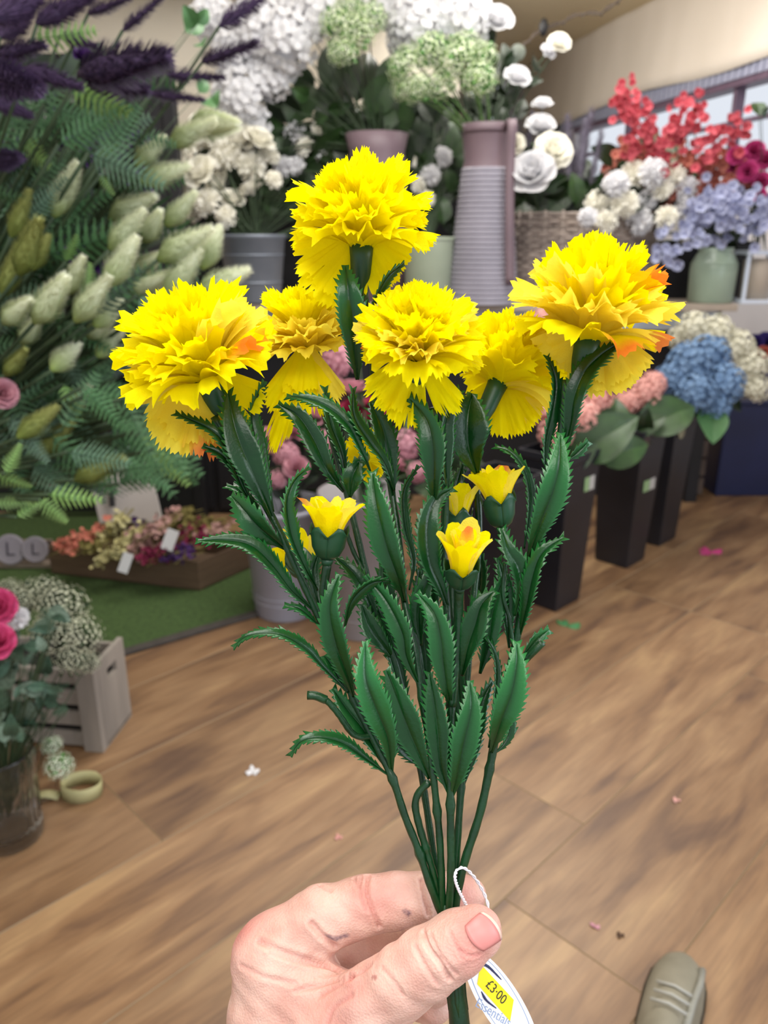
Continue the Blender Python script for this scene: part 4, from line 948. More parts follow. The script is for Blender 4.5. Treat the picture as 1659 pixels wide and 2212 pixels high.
#=== BACKGROUND FURNITURE ===
def boxthing(name, c, d, m_, label, cat, rz=0, bevel=.004, parent=None):
    mb = MB(); mb.box((0, 0, 0), d, Matrix.Translation(c) @ Matrix.Rotation(rz, 4, 'Z')); o = mb.build(name, m_, parent, bevel=bevel)
    if label: tag(o, label, cat)
    return o
SH = P(830, 657, 3.55); SY, SZ = SH.y, SH.z       # display table front edge
WOODG = mat('table_wood', 'a39486', 'b9aa9b', rough=.6, scale=6, stretch=(1, 8, 1)); BLACK = mat('black_board', '0d0d10', '16151a', rough=.6, scale=6)
tb = thing('display_table', (0.2, SY + .45, 0), 'long pale topped display table behind the buckets carrying the churns and baskets', 'table')
m = MB(); m.box((.1, SY + .4, SZ - .016), (3.0, .8, .032)); m.build('tabletop', WOODG, tb, bevel=.004)
m = MB(); m.box((.1, SY + .1, SZ - .08), (2.9, .02, .09)); m.build('apron', mat('apron_white', 'c9d3df', 'd5dde6', rough=.4, scale=5), tb, bevel=.003)
m = MB(); m.box((.1, SY + .25, SZ * .5 - .05), (2.8, .03, SZ - .1)); m.build('black_panel', BLACK, tb)
for sx in (-1.35, -.1, 1.55):
    m = MB(); m.box((sx, SY + .15, SZ * .5 - .02), (.06, .06, SZ - .04)); m.build('leg', BLACK, tb, bevel=.003)
tb2 = thing('display_riser', (0, SY + .75, SZ), 'black riser board behind the white flowers on the table', 'display board')
m = MB(); m.box((-.12, SY + .75, SZ + .31), (2.1, .03, .62)); m.build('board', BLACK, tb2)
m = MB(); m.box((-.12, SY + .69, SZ + .02), (2.1, .12, .03)); m.build('foot', BLACK, tb2)
# dark panel on the far left, box stack, letter board
pr_ = P(365, 125, 3.1); pt = thing('display_partition', (pr_.x - .55, pr_.y, 0), 'tall black display partition standing behind the left plume and fern display', 'partition')
m = MB(); m.box((pr_.x - .75, pr_.y + .03, pr_.z / 2 + .02), (1.5, .05, pr_.z - .04)); m.build('panel', BLACK, pt, bevel=.004)
m = MB(); m.box((pr_.x - .02, pr_.y + .03, pr_.z / 2), (.05, .07, pr_.z)); m.build('post', BLACK, pt, bevel=.004)
m = MB(); m.box((pr_.x - 1.48, pr_.y + .03, pr_.z / 2), (.05, .07, pr_.z)); m.build('post', BLACK, pt, bevel=.004)
m = MB(); m.box((pr_.x - .75, pr_.y + .03, pr_.z), (1.5, .08, .03)); m.build('top_rail', BLACK, pt, bevel=.004)
m = MB(); bz = G(430, 1165)
bs = thing('black_cabinet', (bz.x, bz.y + .45, 0), 'black cabinet standing behind the tray of dried flowers', 'cabinet')
m = MB(); m.box((bz.x + .02, bz.y + .55, .29), (.62, .4, .58)); m.build('body', BLACK, bs, bevel=.006)
m = MB(); m.box((bz.x - .14, bz.y + .34, .28), (.28, .02, .5)); m.build('door', BLACK, bs, bevel=.004)
m = MB(); m.box((bz.x + .17, bz.y + .34, .28), (.28, .02, .5)); m.build('door', BLACK, bs, bevel=.004)
LB = mat('letterboard', 'bdb6b3', 'cac3bf', rough=.7, scale=5)
a, b, c, d = P(318, 985, 3.25), P(352, 1128, 3.25), P(215, 1130, 3.25), P(185, 1000, 3.25)
lb = thing('letter_board', P(270, 1130, 3.25), 'white leaning board with a dark letter behind the dried flower tray', 'sign board')
m = MB(); n_ = (b - a).cross(d - a).normalized() * .012; m.add([a, b, c, d, a + n_, b + n_, c + n_, d + n_], [(0,1,2,3),(7,6,5,4),(0,4,5,1),(1,5,6,2),(2,6,7,3),(3,7,4,0)]); m.build('board', LB, lb, bevel=.002)
m = MB(); m.tube([P(240, 1045, 3.22), P(243, 1095, 3.22)], .012, 6); m.build('letter_stroke', BLACK, lb)
m = MB(); m.tube([P(272, 1120, 3.28), G(270, 1166)], .014, 6); m.build('strut', mat('strut_wood', '5a4638', rough=.7), lb)
m = MB(); cc = P(105, 1010, 2.3); m.tube([cc + Vector((math.cos(t*.35), 0, math.sin(t*.35))) * .055 for t in range(19)], .004, 6)
tag(m.build('wooden_hoop', mat('hoop_wood', '9b8a80', rough=.6), smooth=True), 'thin wooden hoop seen between the ferns at the left', 'hoop')

#=== POTS ON THE TABLE ===
def tpos(x, off=.12): # table position under pixel column x
    r = ray(x, 655); t = (SY + off) / r.y; return Vector((r.x * t, SY + off, SZ))
def pot(name, base, prof, m_, label, cat, n=32, sq=False, band=None, extra=None):
    t = thing(name, base, label, cat); mb = MB(); mb.lathe(prof, n, Matrix.Translation(base)); mb.build('body', m_, t, smooth=True); return t
PXT = pxm((tpos(1040) - CAM).dot(ray(829.5, 1106)))   # metres per pixel at the table
CHN = mat('churn_ridged', '8f8c97', 'a09ca8', rough=.5, scale=6); MAUVE = mat('mauve_enamel', '6a5860', '78656c', rough=.5, scale=6)
cb = tpos(1040, .10); u = PXT
ch = thing('milk_churn', cb, 'tall ridged pale grey churn with a mauve flared neck and strap handle', 'churn')
prof = []
for i in range(27):
    z = i / 26; r = (78 - 26 * z) * u; zz = z * 258 * u; prof += [(r, zz), (r, zz + 5 * u), (r - 3.5 * u, zz + 7.5 * u)]
m = MB(); m.lathe(prof, 40, Matrix.Translation(cb)); m.build('ridged_body', CHN, ch, smooth=False)
m = MB(); m.lathe([(50*u, 262*u), (46*u, 280*u), (52*u, 330*u), (58*u, 345*u), (55*u, 345*u), (44*u, 285*u), (10*u, 270*u)], 40, Matrix.Translation(cb), cap0=False); m.build('neck', MAUVE, ch, smooth=True)
m = MB(); hp_ = [cb + Vector((v[0]*u, -66*u + v[2]*u, v[1]*u)) for v in ((30, 330, 20), (36, 348, 8), (38, 335, -4), (38, 270, 2), (42, 150, -4), (48, 40, -10))]
rows = [[q + Vector((-9*u, 0, 0)), q + Vector((9*u, 0, 0))] for q in resample(spline(hp_, 5), 24)[0]]; m.grid(rows); m.build('strap_handle', MAUVE, ch, smooth=True, solid=.004)
TAGC = mat('card_cream', 'd9d2c2', 'e2dccd', rough=.6, scale=8); TAGY = mat('card_yellow', 'd9c24a', rough=.6)
def smalltag(x, y, d, wpx, hpx, rot, label, parent=None, mark=True, m_=TAGC):
    c = P(x, y, d); k = pxm(d); M = Matrix.Translation(c) @ frame((CAM - c).normalized() + Vector((.15, 0, .1)), rot)
    t = thing('price_ticket', c, label, 'price tag')
    mb = MB(); mb.box((0, 0, 0), (wpx * k, hpx * k, .002), M); mb.build('card', m_, t, bevel=.001)
    if mark:
        mb = MB(); mb.box((0, 0, .0016), (wpx * k * .55, hpx * k * .3, .001), M); mb.build('sticker', TAGY, t)
        mb = MB(); mb.tube([M @ Vector((0, hpx * k * .45, 0)), M @ Vector((wpx*k*.2, hpx * k * .9, -.01))], .0008, 4); mb.build('string', STR, t)
    return t
smalltag(1021, 331, 3.5, 26, 40, .15, 'cream price ticket hanging on the neck of the tall churn')
smalltag(1086, 340, 3.5, 22, 30, .1, 'small white and yellow price ticket right of the churn neck')
mb_ = tpos(815, .22); mv = thing('mauve_vase', mb_, 'mauve vase rim behind the top carnation', 'vase')
m = MB(); m.lathe([(60*u, 0), (70*u, 60*u), (62*u, 250*u), (58*u, 300*u), (66*u, 335*u), (62*u, 335*u), (54*u, 300*u), (8*u, 280*u)], 36, Matrix.Translation(mb_)); m.build('body', MAUVE, mv, smooth=True)
GALV = mat('galvanised', '6f7681', '858b95', rough=.45, scale=5, metal=.3); gb = tpos(552, .1)
gv = thing('galvanised_bucket', gb, 'blue grey metal bucket under the cream roses', 'bucket')
m = MB(); m.lathe([(52*u, 0), (54*u, 4*u), (68*u, 128*u), (72*u, 132*u), (72*u, 138*u), (66*u, 138*u), (50*u, 20*u), (5*u, 14*u)], 36, Matrix.Translation(gb)); m.build('body', GALV, gv, smooth=True)
for hz in (40, 95): m = MB(); r_ = (54 + 14 * hz / 128) * u; m.lathe([(r_, hz*u), (r_ + 2.5*u, (hz+2)*u), (r_, (hz+5)*u)], 36, Matrix.Translation(gb), cap0=False); m.build('hoop', GALV, gv, smooth=True)
SAGE = mat('sage_enamel', '9aa590', 'a9b39e', rough=.4, scale=6); sb = tpos(925, .1)
sv = thing('sage_pot', sb, 'pale sage enamel pot left of the tall churn', 'pot')
m = MB(); m.lathe([(46*u, 0), (50*u, 6*u), (52*u, 120*u), (54*u, 130*u), (50*u, 132*u), (46*u, 120*u), (5*u, 100*u)], 36, Matrix.Translation(sb)); m.build('body', SAGE, sv, smooth=True)
m = MB(); m.lathe([(54*u, 126*u), (56*u, 129*u), (54*u, 133*u)], 36, Matrix.Translation(sb), cap0=False); m.build('rim', SAGE, sv, smooth=True)
# wicker basket, woven strand by strand
WK = mat('wicker', '8d8078', 'a89a90', rough=.75, scale=30, objrand=.2); bk_ = tpos(1245, .26)
wb = thing('wicker_basket', bk_, 'wide grey brown wicker basket under the white chrysanthemums', 'basket')
rg = rnd(3)
for i in range(22):
    z = (6 + i * 8.2) * u; rx = (150 + 9 * math.sin(i * .15)) * u; ry = 78 * u; pts = []
    for k in range(49):
        a = 2 * math.pi * k / 48; wv = (2.6 * u) * (1 if (k + i) % 2 else -1)
        pts.append(bk_ + Vector(((rx + wv) * math.cos(a), (ry + wv) * math.sin(a), z + rg.uniform(-1, 1) * u)))
    m = MB(); m.tube(pts, 4.3 * u, 5); m.build('woven_strand', WK, wb, smooth=True)
for k in range(24):
    a = 2 * math.pi * (k + .5) / 24; m = MB(); m.tube([bk_ + Vector((150*u*math.cos(a), 78*u*math.sin(a), 2*u)), bk_ + Vector((154*u*math.cos(a), 80*u*math.sin(a), 186*u))], 3.4*u, 5); m.build('stake', WK, wb, smooth=True)
m = MB(); m.lathe([(.001, 0), (140*u, 0)], 24, Matrix.Translation(bk_ + Vector((0, 0, 4*u))) @ Matrix.Diagonal((1, .5, 1, 1))); m.build('base', WK, wb)
# right end: dark pot, green enamel jar, framed lantern
db = tpos(1545, .42); dk = thing('black_trough', db, 'black trough behind the green jar holding the periwinkle flowers', 'planter')
m = MB(); m.box(db + Vector((-40*u, 0, 60*u)), (200*u, 60*u, 120*u)); m.build('body', BLACK, dk, bevel=.006)
m = MB(); m.box(db + Vector((-40*u, 0, 122*u)), (208*u, 70*u, 6*u)); m.build('rim', BLACK, dk, bevel=.003)
GJ = mat('green_enamel', '8a9c8a', '9dad9a', rough=.3, scale=4, spec=.6); jb = tpos(1532, .10)
gj = thing('enamel_jar', jb, 'pale green enamel jar at the right end of the table', 'jar')
m = MB(); m.lathe([(42*u, 0), (46*u, 4*u), (48*u, 66*u), (47*u, 80*u), (38*u, 98*u), (34*u, 104*u), (36*u, 112*u), (33*u, 112*u), (30*u, 100*u), (4*u, 90*u)], 36, Matrix.Translation(jb)); m.build('body', GJ, gj, smooth=True)
for hz in (78, 70): m = MB(); m.lathe([(47.5*u, hz*u), (49*u, (hz+1)*u), (47.5*u, (hz+2.2)*u)], 36, Matrix.Translation(jb), cap0=False); m.build('groove_ring', GJ, gj, smooth=True)
WF = mat('lantern_white', 'c6cfe0', 'd6dce8', rough=.35, scale=6); lb_ = tpos(1625, .10)
ln = thing('glass_lantern', lb_, 'white framed glass lantern with a beige candle right of the green jar', 'lantern')
for sx in (-38, 38):
    for sy in (-38, 38): m = MB(); m.box(lb_ + Vector((sx*u, sy*u, 52*u)), (7*u, 7*u, 104*u)); m.build('corner_post', WF, ln, bevel=.001)
for hz in (4, 102): m = MB(); m.box(lb_ + Vector((0, 0, hz*u)), (86*u, 86*u, 8*u)); m.build('frame_plate', WF, ln, bevel=.002)
m = MB(); m.lathe([(29*u, 8*u), (29*u, 88*u), (26*u, 90*u), (3*u, 86*u)], 28, Matrix.Translation(lb_)); m.build('candle', mat('candle_beige', 'b3a595', 'c0b3a3', rough=.5, scale=5), ln, smooth=True)

#=== FLOWERS ON THE TABLE ===
hydW = [me_hyd(WHITE, 1, n=60, ps=.26), me_hyd(WHITE, 2, n=60, ps=.26)]; mumW = [me_mum(WHITE, 3), me_mum(CREAM, 4)]; roseW = [me_rose(WHITE, 5), me_rose(CREAM, 6)]; roseC = [me_rose(CREAM, 7), me_mum(CREAM, 8)]
umb = [me_umbel([GREENW, UMST], 1), me_umbel([GREENW, UMST], 2)]; LFB = me_leaf(BROAD, W=.32); LFD = me_leaf(BROADD, W=.3)
D = 3.6
vr = mb_ + Vector((0, 0, 300*u))
bunch([(470-10,40,D-.1,100),(520,210,D-.1,130),(510,110,D-.15,110),(560,60,D-.2,130),(620,90,D-.2,140),(690,35,D-.2,120),(540,270,D,100),(640,20,D-.1,110),(590,160,D-.1,110)], hydW, vr, 'bloom', 'white_hydrangea', 'artificial flower', 'white hydrangeas left of the green spray', 'big white hydrangea', 'above the dark leaves', 'left', nleaf=1, leaves=LFB, lsize=.12)
bunch([(850,10,D-.2,110),(900,50,D-.25,130),(960,20,D-.25,130),(1010,50,D-.25,120),(880,90,D-.15,90),(960,90,D-.15,100),(790,5,D,90)], hydW, cb + Vector((0,0,280*u)), 'bloom', 'white_hydrangea', 'artificial flower', 'white hydrangeas right of the green spray', 'big white hydrangea', 'along the top edge above the churn', 'left')
bunch([(730,50,D-.35,85),(770,75,D-.35,90),(740,110,D-.35,75),(800,40,D-.35,80),(755,20,D-.3,70)], umb, vr, 'bloom', 'green_umbel', 'artificial flower', 'green and white sprays above the top carnation', 'green white flowered spray', 'directly above the top carnation', 'left', up=.8)
bunch([(870,140,D-.35,80),(930,110,D-.35,95),(985,130,D-.35,95),(1035,170,D-.35,85),(900,190,D-.33,70),(1000,100,D-.3,80),(950,180,D-.3,80),(1040,120,D-.3,75),(870,190,D-.3,60)], umb, cb + Vector((0,0,290*u)), 'bloom', 'green_umbel', 'artificial flower', 'green and white sprays above the churn', 'green white flowered spray', 'above the tall churn', 'left', up=.8, stemm=ST, srad=.005)
bunch([(1075,40,D-.3,72),(1208,92,D-.3,50),(1118,165,D-.3,60),(1050,70,D-.2,50),(1185,110,D-.3,36)], roseW, cb + Vector((0,0,290*u)), 'bloom', 'white_rose', 'artificial flower', 'white roses at the right of the tall arrangement', 'small white rose', 'right of the sprays above the churn', 'left', nleaf=2, leaves=LFD, lsize=.08)
lv = []
rg = rnd(77)
for i in range(44):
    x = rg.uniform(560, 890); y = rg.uniform(140, 330); a = rg.uniform(.6, 2.6) ; L = rg.uniform(90, 150)
    lv.append((x - L*.4*math.cos(a), y + L*.4*math.sin(a), x + L*.4*math.cos(a), y - L*.4*math.sin(a), rg.uniform(D, D + .2)))
greens(lv, [LFB, LFD], vr, 'foliage_bunch', 'foliage', '', 'large dark green leaves under the tall white hydrangeas', '', bundle=True)
lv = []
for i in range(30):
    x = rg.uniform(1000, 1130); y = rg.uniform(80, 290); a = rg.uniform(.6, 2.4); L = rg.uniform(40, 80)
    lv.append((x - L*.4*math.cos(a), y + L*.4*math.sin(a), x + L*.4*math.cos(a), y - L*.4*math.sin(a), rg.uniform(D - .2, D + .15)))
greens(lv, [LFD], cb + Vector((0, 0, 290*u)), 'foliage_bunch', 'foliage', '', 'small dark rose leaves above the churn neck', '', bundle=True, srad=.0025)
lv = []
for i in range(26):
    x = rg.uniform(870, 990); y = rg.uniform(200, 400); a = rg.uniform(.6, 2.6); L = rg.uniform(80, 130)
    lv.append((x - L*.4*math.cos(a), y + L*.4*math.sin(a), x + L*.4*math.cos(a), y - L*.4*math.sin(a), rg.uniform(3.75, 3.95)))
greens(lv, [LFD, LFB], sb + Vector((0, .1, 120*u)), 'foliage_bunch', 'foliage', '', 'dark green leaves just left of the tall churn neck', '', bundle=True)
gr = gb + Vector((0, 0, 120*u)); it = []
for (x, y, s) in ((375,350,70),(400,310,75),(430,370,80),(450,300,80),(470,400,75),(490,340,85),(520,300,80),(540,360,75),(560,300,70),(450,440,70),(500,430,60),(400,400,70),(420,450,60),(490,470,55),(540,410,60),(580,340,55),(430,260,60),(370,300,50),(350,430,50),(590,390,45)): it.append((x, y, 3.5 + rg.uniform(-.1, .1), s))
bunch(it, roseC, gr, 'bloom', 'cream_rose', 'artificial flower', 'cream roses above the grey bucket', 'creamy white rose', 'above the blue grey bucket', 'left')
it = [(x, y, 3.65, s) for x, y, s in ((640,290,62),(660,320,50),(700,330,48),(730,300,44),(610,360,50),(690,280,44),(640,360,46),(770,320,40),(860,300,40),(880,350,44),(930,380,50),(920,430,44),(955,340,50),(900,400,44))]
bunch(it, mumW, mb_ + Vector((.0, -.02, 200*u)), 'bloom', 'white_daisy', 'artificial flower', 'small white blooms around the top carnation', 'small white bloom', 'behind the topmost yellow carnation', 'left')
lv = []
for i in range(70):
    x = rg.uniform(400, 1000); y = rg.uniform(300, 520); a = rg.uniform(.3, 2.8); L = rg.uniform(60, 110)
    lv.append((x - L*.4*math.cos(a), y + L*.4*math.sin(a), x + L*.4*math.cos(a), y - L*.4*math.sin(a), rg.uniform(D + .12, D + .3)))
greens(lv[:35], [LFD, LFB], gr, 'foliage_bunch', 'foliage', '', 'dark green leaves around and below the cream roses', '', bundle=True, srad=.002)
greens(lv[35:], [LFD, LFB], mb_ + Vector((0, 0, 150*u)), 'foliage_bunch', 'foliage', '', 'dark green leaves low behind the topmost yellow carnation', '', bundle=True, srad=.002)
wr = bk_ + Vector((0, 0, 120*u))
bunch([(1148,372,3.35,100),(1195,325,3.4,84),(1168,270,3.5,64),(1110,310,3.5,50),(1172,225,3.55,46)], roseW, wr + Vector((-90*u, 0, 0)), 'bloom', 'large_white_rose', 'artificial flower', 'large white roses right of the churn', 'large white artificial rose', 'right of the churn neck', 'left', nleaf=2, leaves=LFD, lsize=.11)
it = [(x, y, 3.5 + rg.uniform(-.08, .08), s) for x, y, s in ((1290,440,62),(1330,400,66),(1370,380,70),(1410,375,72),(1450,385,72),(1480,410,66),(1350,440,66),(1400,430,50),(1440,470,56),(1480,460,64),(1310,480,56),(1380,480,66),(1475,500,50),(1270,470,48),(1430,410,50))]
bunch(it, [mumW[1], mumW[0]], wr + Vector((60*u, 0, 0)), 'bloom', 'white_chrysanthemum', 'artificial flower', 'white chrysanthemums over the basket', 'fluffy creamy white chrysanthemum', 'over the wicker basket', 'left', nleaf=1, leaves=LFD)
lv = []
for i in range(54):
    x = rg.uniform(1090, 1420); y = rg.uniform(330, 520) - max(0, (x - 1300)) * .3; a = rg.uniform(.3, 2.8); L = rg.uniform(50, 100)
    lv.append((x - L*.4*math.cos(a), y + L*.4*math.sin(a), x + L*.4*math.cos(a), y - L*.4*math.sin(a), rg.uniform(3.6, 3.8)))
greens(lv[:38], [LFD, LFB], wr, 'foliage_bunch', 'foliage', '', 'dark green leaves rising from the wicker basket', '', bundle=True, srad=.002)
fm_p = [me_bunny(mat('smoke_grass', '75707f', '8d8797', rough=.8, scale=9), 51, n=500, rad=.05, blen=.2, tipt=False, lean=48, bw=.004, core=.45)]
greens([(1250,400,1265,260,3.6),(1230,390,1225,250,3.65),(1275,400,1300,280,3.6),(1120,330,1108,250,3.6),(1240,380,1280,235,3.7),(1140,330,1150,240,3.6)], fm_p, wr, 'smoky_grass', 'artificial grass', 'smoky grass behind the large white roses', 'smoky grey feathery plume', 'behind the large white roses', 'left', flat=False, part='plume', srad=.002)
# coral spray, magenta blooms, periwinkle blooms
flC = me_floret(CORAL); flS = me_floret(SALMON, 5); flP = me_floret(PERI, 6); flM = me_rose(MAGENTA, 8)
def spray(pts, me, root, desc, where, group, cat='artificial flower', n=16, rad=34, s=13, d=3.5, name='coral_spray', way='left'):
    objs = []; rg = rnd(int(pts[0][0]))
    for (x, y) in pts:
        t = thing(name, root, desc, cat, group); c = P(x, y, d)
        m = MB(); m.tube(spline([Vector(root), Vector(root).lerp(c, .6) + Vector((0, 0, .02)), c], 5), .003, 5); m.build('stem', STD, t, smooth=True)
        for k in range(n):
            p = P(x + rg.gauss(0, rad * .5), y + rg.gauss(0, rad * .62), d + rg.uniform(-.06, .06))
            inst('floret', me, t, pose(p, (CAM - p).normalized() + Vector([rg.uniform(-.7, .7) for _ in range(3)]), 0, s * rg.uniform(.8, 1.2) * pxm(d)))
        objs.append(t)
    rank(objs, [p[0] if way == 'left' else p[1] for p in pts], desc, where, way)
spray([(1347,205),(1362,260),(1385,240),(1400,290),(1370,310),(1480,270),(1500,225),(1455,300),(1430,330),(1590,275),(1555,300),(1520,330)], flC, db + Vector((-60*u, 0, 100*u)), 'coral red blossom spray', 'before the window', 'coral blossom sprays')
spray([(1340,350),(1380,340),(1420,370),(1470,350),(1510,380),(1550,350),(1590,380),(1440,400),(1560,400)], flS, db + Vector((-60*u, 0, 100*u)), 'salmon blossom spray', 'under the coral ones', 'salmon blossom sprays', n=20, rad=36, s=14, d=3.6)
bunch([(1590,335,3.5,40),(1630,325,3.5,44),(1655,345,3.5,40),(1615,370,3.5,44),(1645,390,3.5,40),(1640,420,3.5,30),(1585,360,3.55,34)], flM, db + Vector((80*u, 0, 100*u)), 'bloom', 'magenta_bloom', 'artificial flower', 'magenta blooms at the right edge', 'magenta pink bloom', 'at the right edge before the window', 'left', nleaf=1, leaves=LFD)
spray([(1510,425),(1555,430),(1600,440),(1640,450),(1500,470),(1545,475),(1590,480),(1635,490),(1660,470),(1495,510),(1435,520),(1560,450)], flP, db + Vector((0, 0, 100*u)), 'pale periwinkle blue flower spray', 'over the black trough', 'periwinkle flower sprays', n=13, rad=36, s=15, d=3.45, name='periwinkle_spray')
lv = []
for i in range(46):
    x = rg.uniform(1330, 1690); y = rg.uniform(330, 540); a = rg.uniform(.3, 2.8); L = rg.uniform(50, 100)
    lv.append((x - L*.4*math.cos(a), y + L*.4*math.sin(a), x + L*.4*math.cos(a), y - L*.4*math.sin(a), rg.uniform(3.65, 3.85)))
greens(lv[:38], [LFD, LFB], db + Vector((0, 0, 100*u)), 'foliage_bunch', 'foliage', '', 'dark green leaves rising from the black trough at the right', '', bundle=True, srad=.002)
greens([(1640,250,1632,222,3.3),(1645,240,1660,238,3.3)], [LFB], db + Vector((90*u, 0, 100*u)), 'green_sprig', 'artificial leaf', 'small green sprig before the window', 'small green leaf sprig against the window glass at the right edge', '', bundle=True, srad=.0015)

#=== BUCKETS ON THE FLOOR ===
BKT = mat('bucket_black', '17171d', '222229', rough=.42, scale=4, spec=.5); LABELW = mat('bucket_label', 'b9b8b4', rough=.5); LABELG = mat('bucket_label_green', '8fae7e', rough=.5)
def sqbucket(corner, top, w0, w1, label, ang=45, m_=BKT, lab=()):
    """square tapered florist bucket, corner towards the viewer; corner: floor pixel; top: pixel y of the rim"""
    g = G(*corner); a = R(ang); dx = Vector((math.cos(a), math.sin(a), 0)); dy = Vector((-math.sin(a), math.cos(a), 0))
    c0 = g + (dx + dy) * (w0 / 2)
    r = ray(corner[0], top); t = (g.y) / r.y; h = CAM_H + r.z * t
    t_ = thing('flower_bucket', c0, label, 'bucket', 'tall florist buckets on the floor'); mb = MB()
    def ring(w, z): return [c0 + dx * (sx * w / 2) + dy * (sy * w / 2) + Vector((0, 0, z)) for sx, sy in ((-1,-1),(1,-1),(1,1),(-1,1))]
    rs = [ring(w0 * .96, 0), ring(w0, .01), ring(w1, h - .03), ring(w1 * 1.05, h - .028), ring(w1 * 1.05, h), ring(w1 * .97, h), ring(w0 * .9, .08)]
    vs = [v for r_ in rs for v in r_]; fs = [(3, 2, 1, 0)] + [(i*4+j, i*4+(j+1)%4, (i+1)*4+(j+1)%4, (i+1)*4+j) for i in range(len(rs)-1) for j in range(4)] + [tuple(range(24, 28))]
    mb.add(vs, fs); mb.build('bucket_body', m_, t_, bevel=.006)
    for (side, fu, fz, sw, sh, shape, mt) in lab:      # side 0: face along dx (right), 1: face along dy (left)
        w = w0 + (w1 - w0) * fz; o_ = c0 + (dx if side == 0 else dy) * (fu * w / 2) - (dy if side == 0 else dx) * (w / 2 + .003) + Vector((0, 0, fz * h))
        U = dx if side == 0 else dy; Nn = -(dy if side == 0 else dx)
        m = MB()
        if shape == 'box':
            v4 = [o_ + U * sx * sw / 2 + Vector((0, 0, sz * sh / 2)) for sx, sz in ((-1,-1),(1,-1),(1,1),(-1,1))]; v8 = v4 + [v + Nn * .002 for v in v4]
            m.add(v8, [(0,1,2,3),(7,6,5,4),(0,4,5,1),(1,5,6,2),(2,6,7,3),(3,7,4,0)])
        else: m.lathe([(sw/2, 0), (sw/2, .004), (.001, .004)], 20, Matrix.Translation(o_) @ frame(Nn))
        m.build('label', mt, t_)
    return c0, h, t_
bA, hA, _ = sqbucket((1200, 1324), 985, .155, .20, 'nearest tall black square bucket at the right with a white label', lab=[(0, .55, .80, .035, .05, 'box', LABELW), (0, .25, .8, .03, .05, 'box', LABELG)])
bB, hB, _ = sqbucket((1353, 1230), 930, .145, .19, 'middle black square bucket of the right row with a sticker low on its side', lab=[(0, .35, .60, .045, .045, 'box', LABELW), (0, -.15, .60, .05, .045, 'box', LABELG), (0, -.8, .92, .05, .05, 'disc', mat('brown_disc', '3f2c2a', rough=.5))])
bC, hC, _ = sqbucket((1424, 1182), 905, .15, .19, 'furthest black square bucket of the right row with a round cream label', lab=[(0, -.5, .9, .055, .055, 'disc', mat('cream_disc', '9b9a80', rough=.5))])
bD, hD, _ = sqbucket((1075, 1375), 1040, .15, .19, 'black square bucket hidden behind the carnation leaves')
nb = G(1590, 1072); nx = thing('navy_crate', nb, 'dark navy blue box on the floor at the right edge', 'box')
NV = mat('navy_box', '141c40', '1b2450', rough=.5, scale=4); kk = pxm(4.0)
m = MB(); m.box((nb.x + .12, nb.y + .2, 102 * kk), (.46, .4, 204 * kk)); m.build('body', NV, nx, bevel=.008)
m = MB(); m.box((nb.x + .12, nb.y + .2, 204 * kk + .008), (.48, .42, .016)); m.build('rim', NV, nx, bevel=.004)
st0 = G(1515, 1080); ws = thing('brown_crate', st0, 'narrow brown wooden crate end left of the navy box', 'box')
for k in range(4): m = MB(); m.box((st0.x - .02, st0.y + .12, .05 + k * .1), (.1, .1, .085)); m.build('slat', mat('crate_brown', '4f423c', '63544a', rough=.7, scale=8), ws, bevel=.003)
def rbucket(px, py, topy, r0, r1, m_, label, name='round_bucket', ribs=()):
    g = G(px, py); g = g + Vector((0, r0, 0)); r = ray(px, topy); t = g.y / r.y; h = CAM_H + r.z * t
    t_ = thing(name, g, label, 'bucket'); mb = MB()
    mb.lathe([(r0*.97, 0), (r0, .006), (r1, h - .02), (r1 + .008, h - .016), (r1 + .008, h), (r1 - .004, h), (r0 * .95, .06), (.01, .05)], 40, Matrix.Translation(g)); mb.build('bucket_body', m_, t_, smooth=True)
    for f in ribs:
        rr = r0 + (r1 - r0) * f; m = MB(); m.lathe([(rr - .001, h*f), (rr + .003, h*f + .003), (rr - .001, h*f + .007)], 40, Matrix.Translation(g), cap0=False); m.build('rib', m_, t_, smooth=True)
    return g, h
GREYB = mat('bucket_grey', '8f8f9b', 'a09fab', rough=.45, scale=4); TAUPE = mat('bucket_taupe', '807a7c', '8f898b', rough=.5, scale=4)
gA, hgA = rbucket(612, 1347, 1085, .112, .135, GREYB, 'pale grey round bucket left of the flower stems', ribs=(.14, .2))
gB2, hgB = rbucket(785, 1388, 1060, .115, .14, TAUPE, 'taupe grey round bucket hidden behind the carnation stems', ribs=(.14,))
hydP = [me_hyd(PINK, 5), me_rose(PINK, 6)]; hydB = [me_hyd(BLUE, 6), me_hyd(BLUE, 9)]; hydC = [me_hyd(mat('petal_ivory', 'dcd9c4', 'e8e5d2', rough=.7, scale=4, trans=.2), 7)]; hydPe = [me_hyd(PEACH, 8)]
ra = gA + Vector((0, 0, hgA - .1)); rb_ = gB2 + Vector((0, 0, hgB - .1))
bunch([(590,950,2.7,70),(620,985,2.65,64),(650,930,2.7,72),(690,960,2.7,66),(640,1010,2.6,56),(600,1035,2.65,50),(680,900,2.8,60)], [rose_p, hydP[0]], ra, 'bloom', 'pink_rose', 'artificial flower', 'pink roses above the pale grey bucket', 'dusty pink rose', 'above the pale grey bucket', 'left', nleaf=2, leaves=LFD)
bunch([(735,780,3.0,90),(720,840,2.95,80),(770,760,3.0,60),(760,840,2.9,70),(870,960,2.8,80),(850,1000,2.75,60),(900,1020,2.75,50)], hydP, rb_, 'bloom', 'pink_hydrangea', 'artificial flower', 'pink blooms above the taupe bucket', 'dusty pink bloom', 'between the yellow carnation stems', 'left', nleaf=1, leaves=LFD)
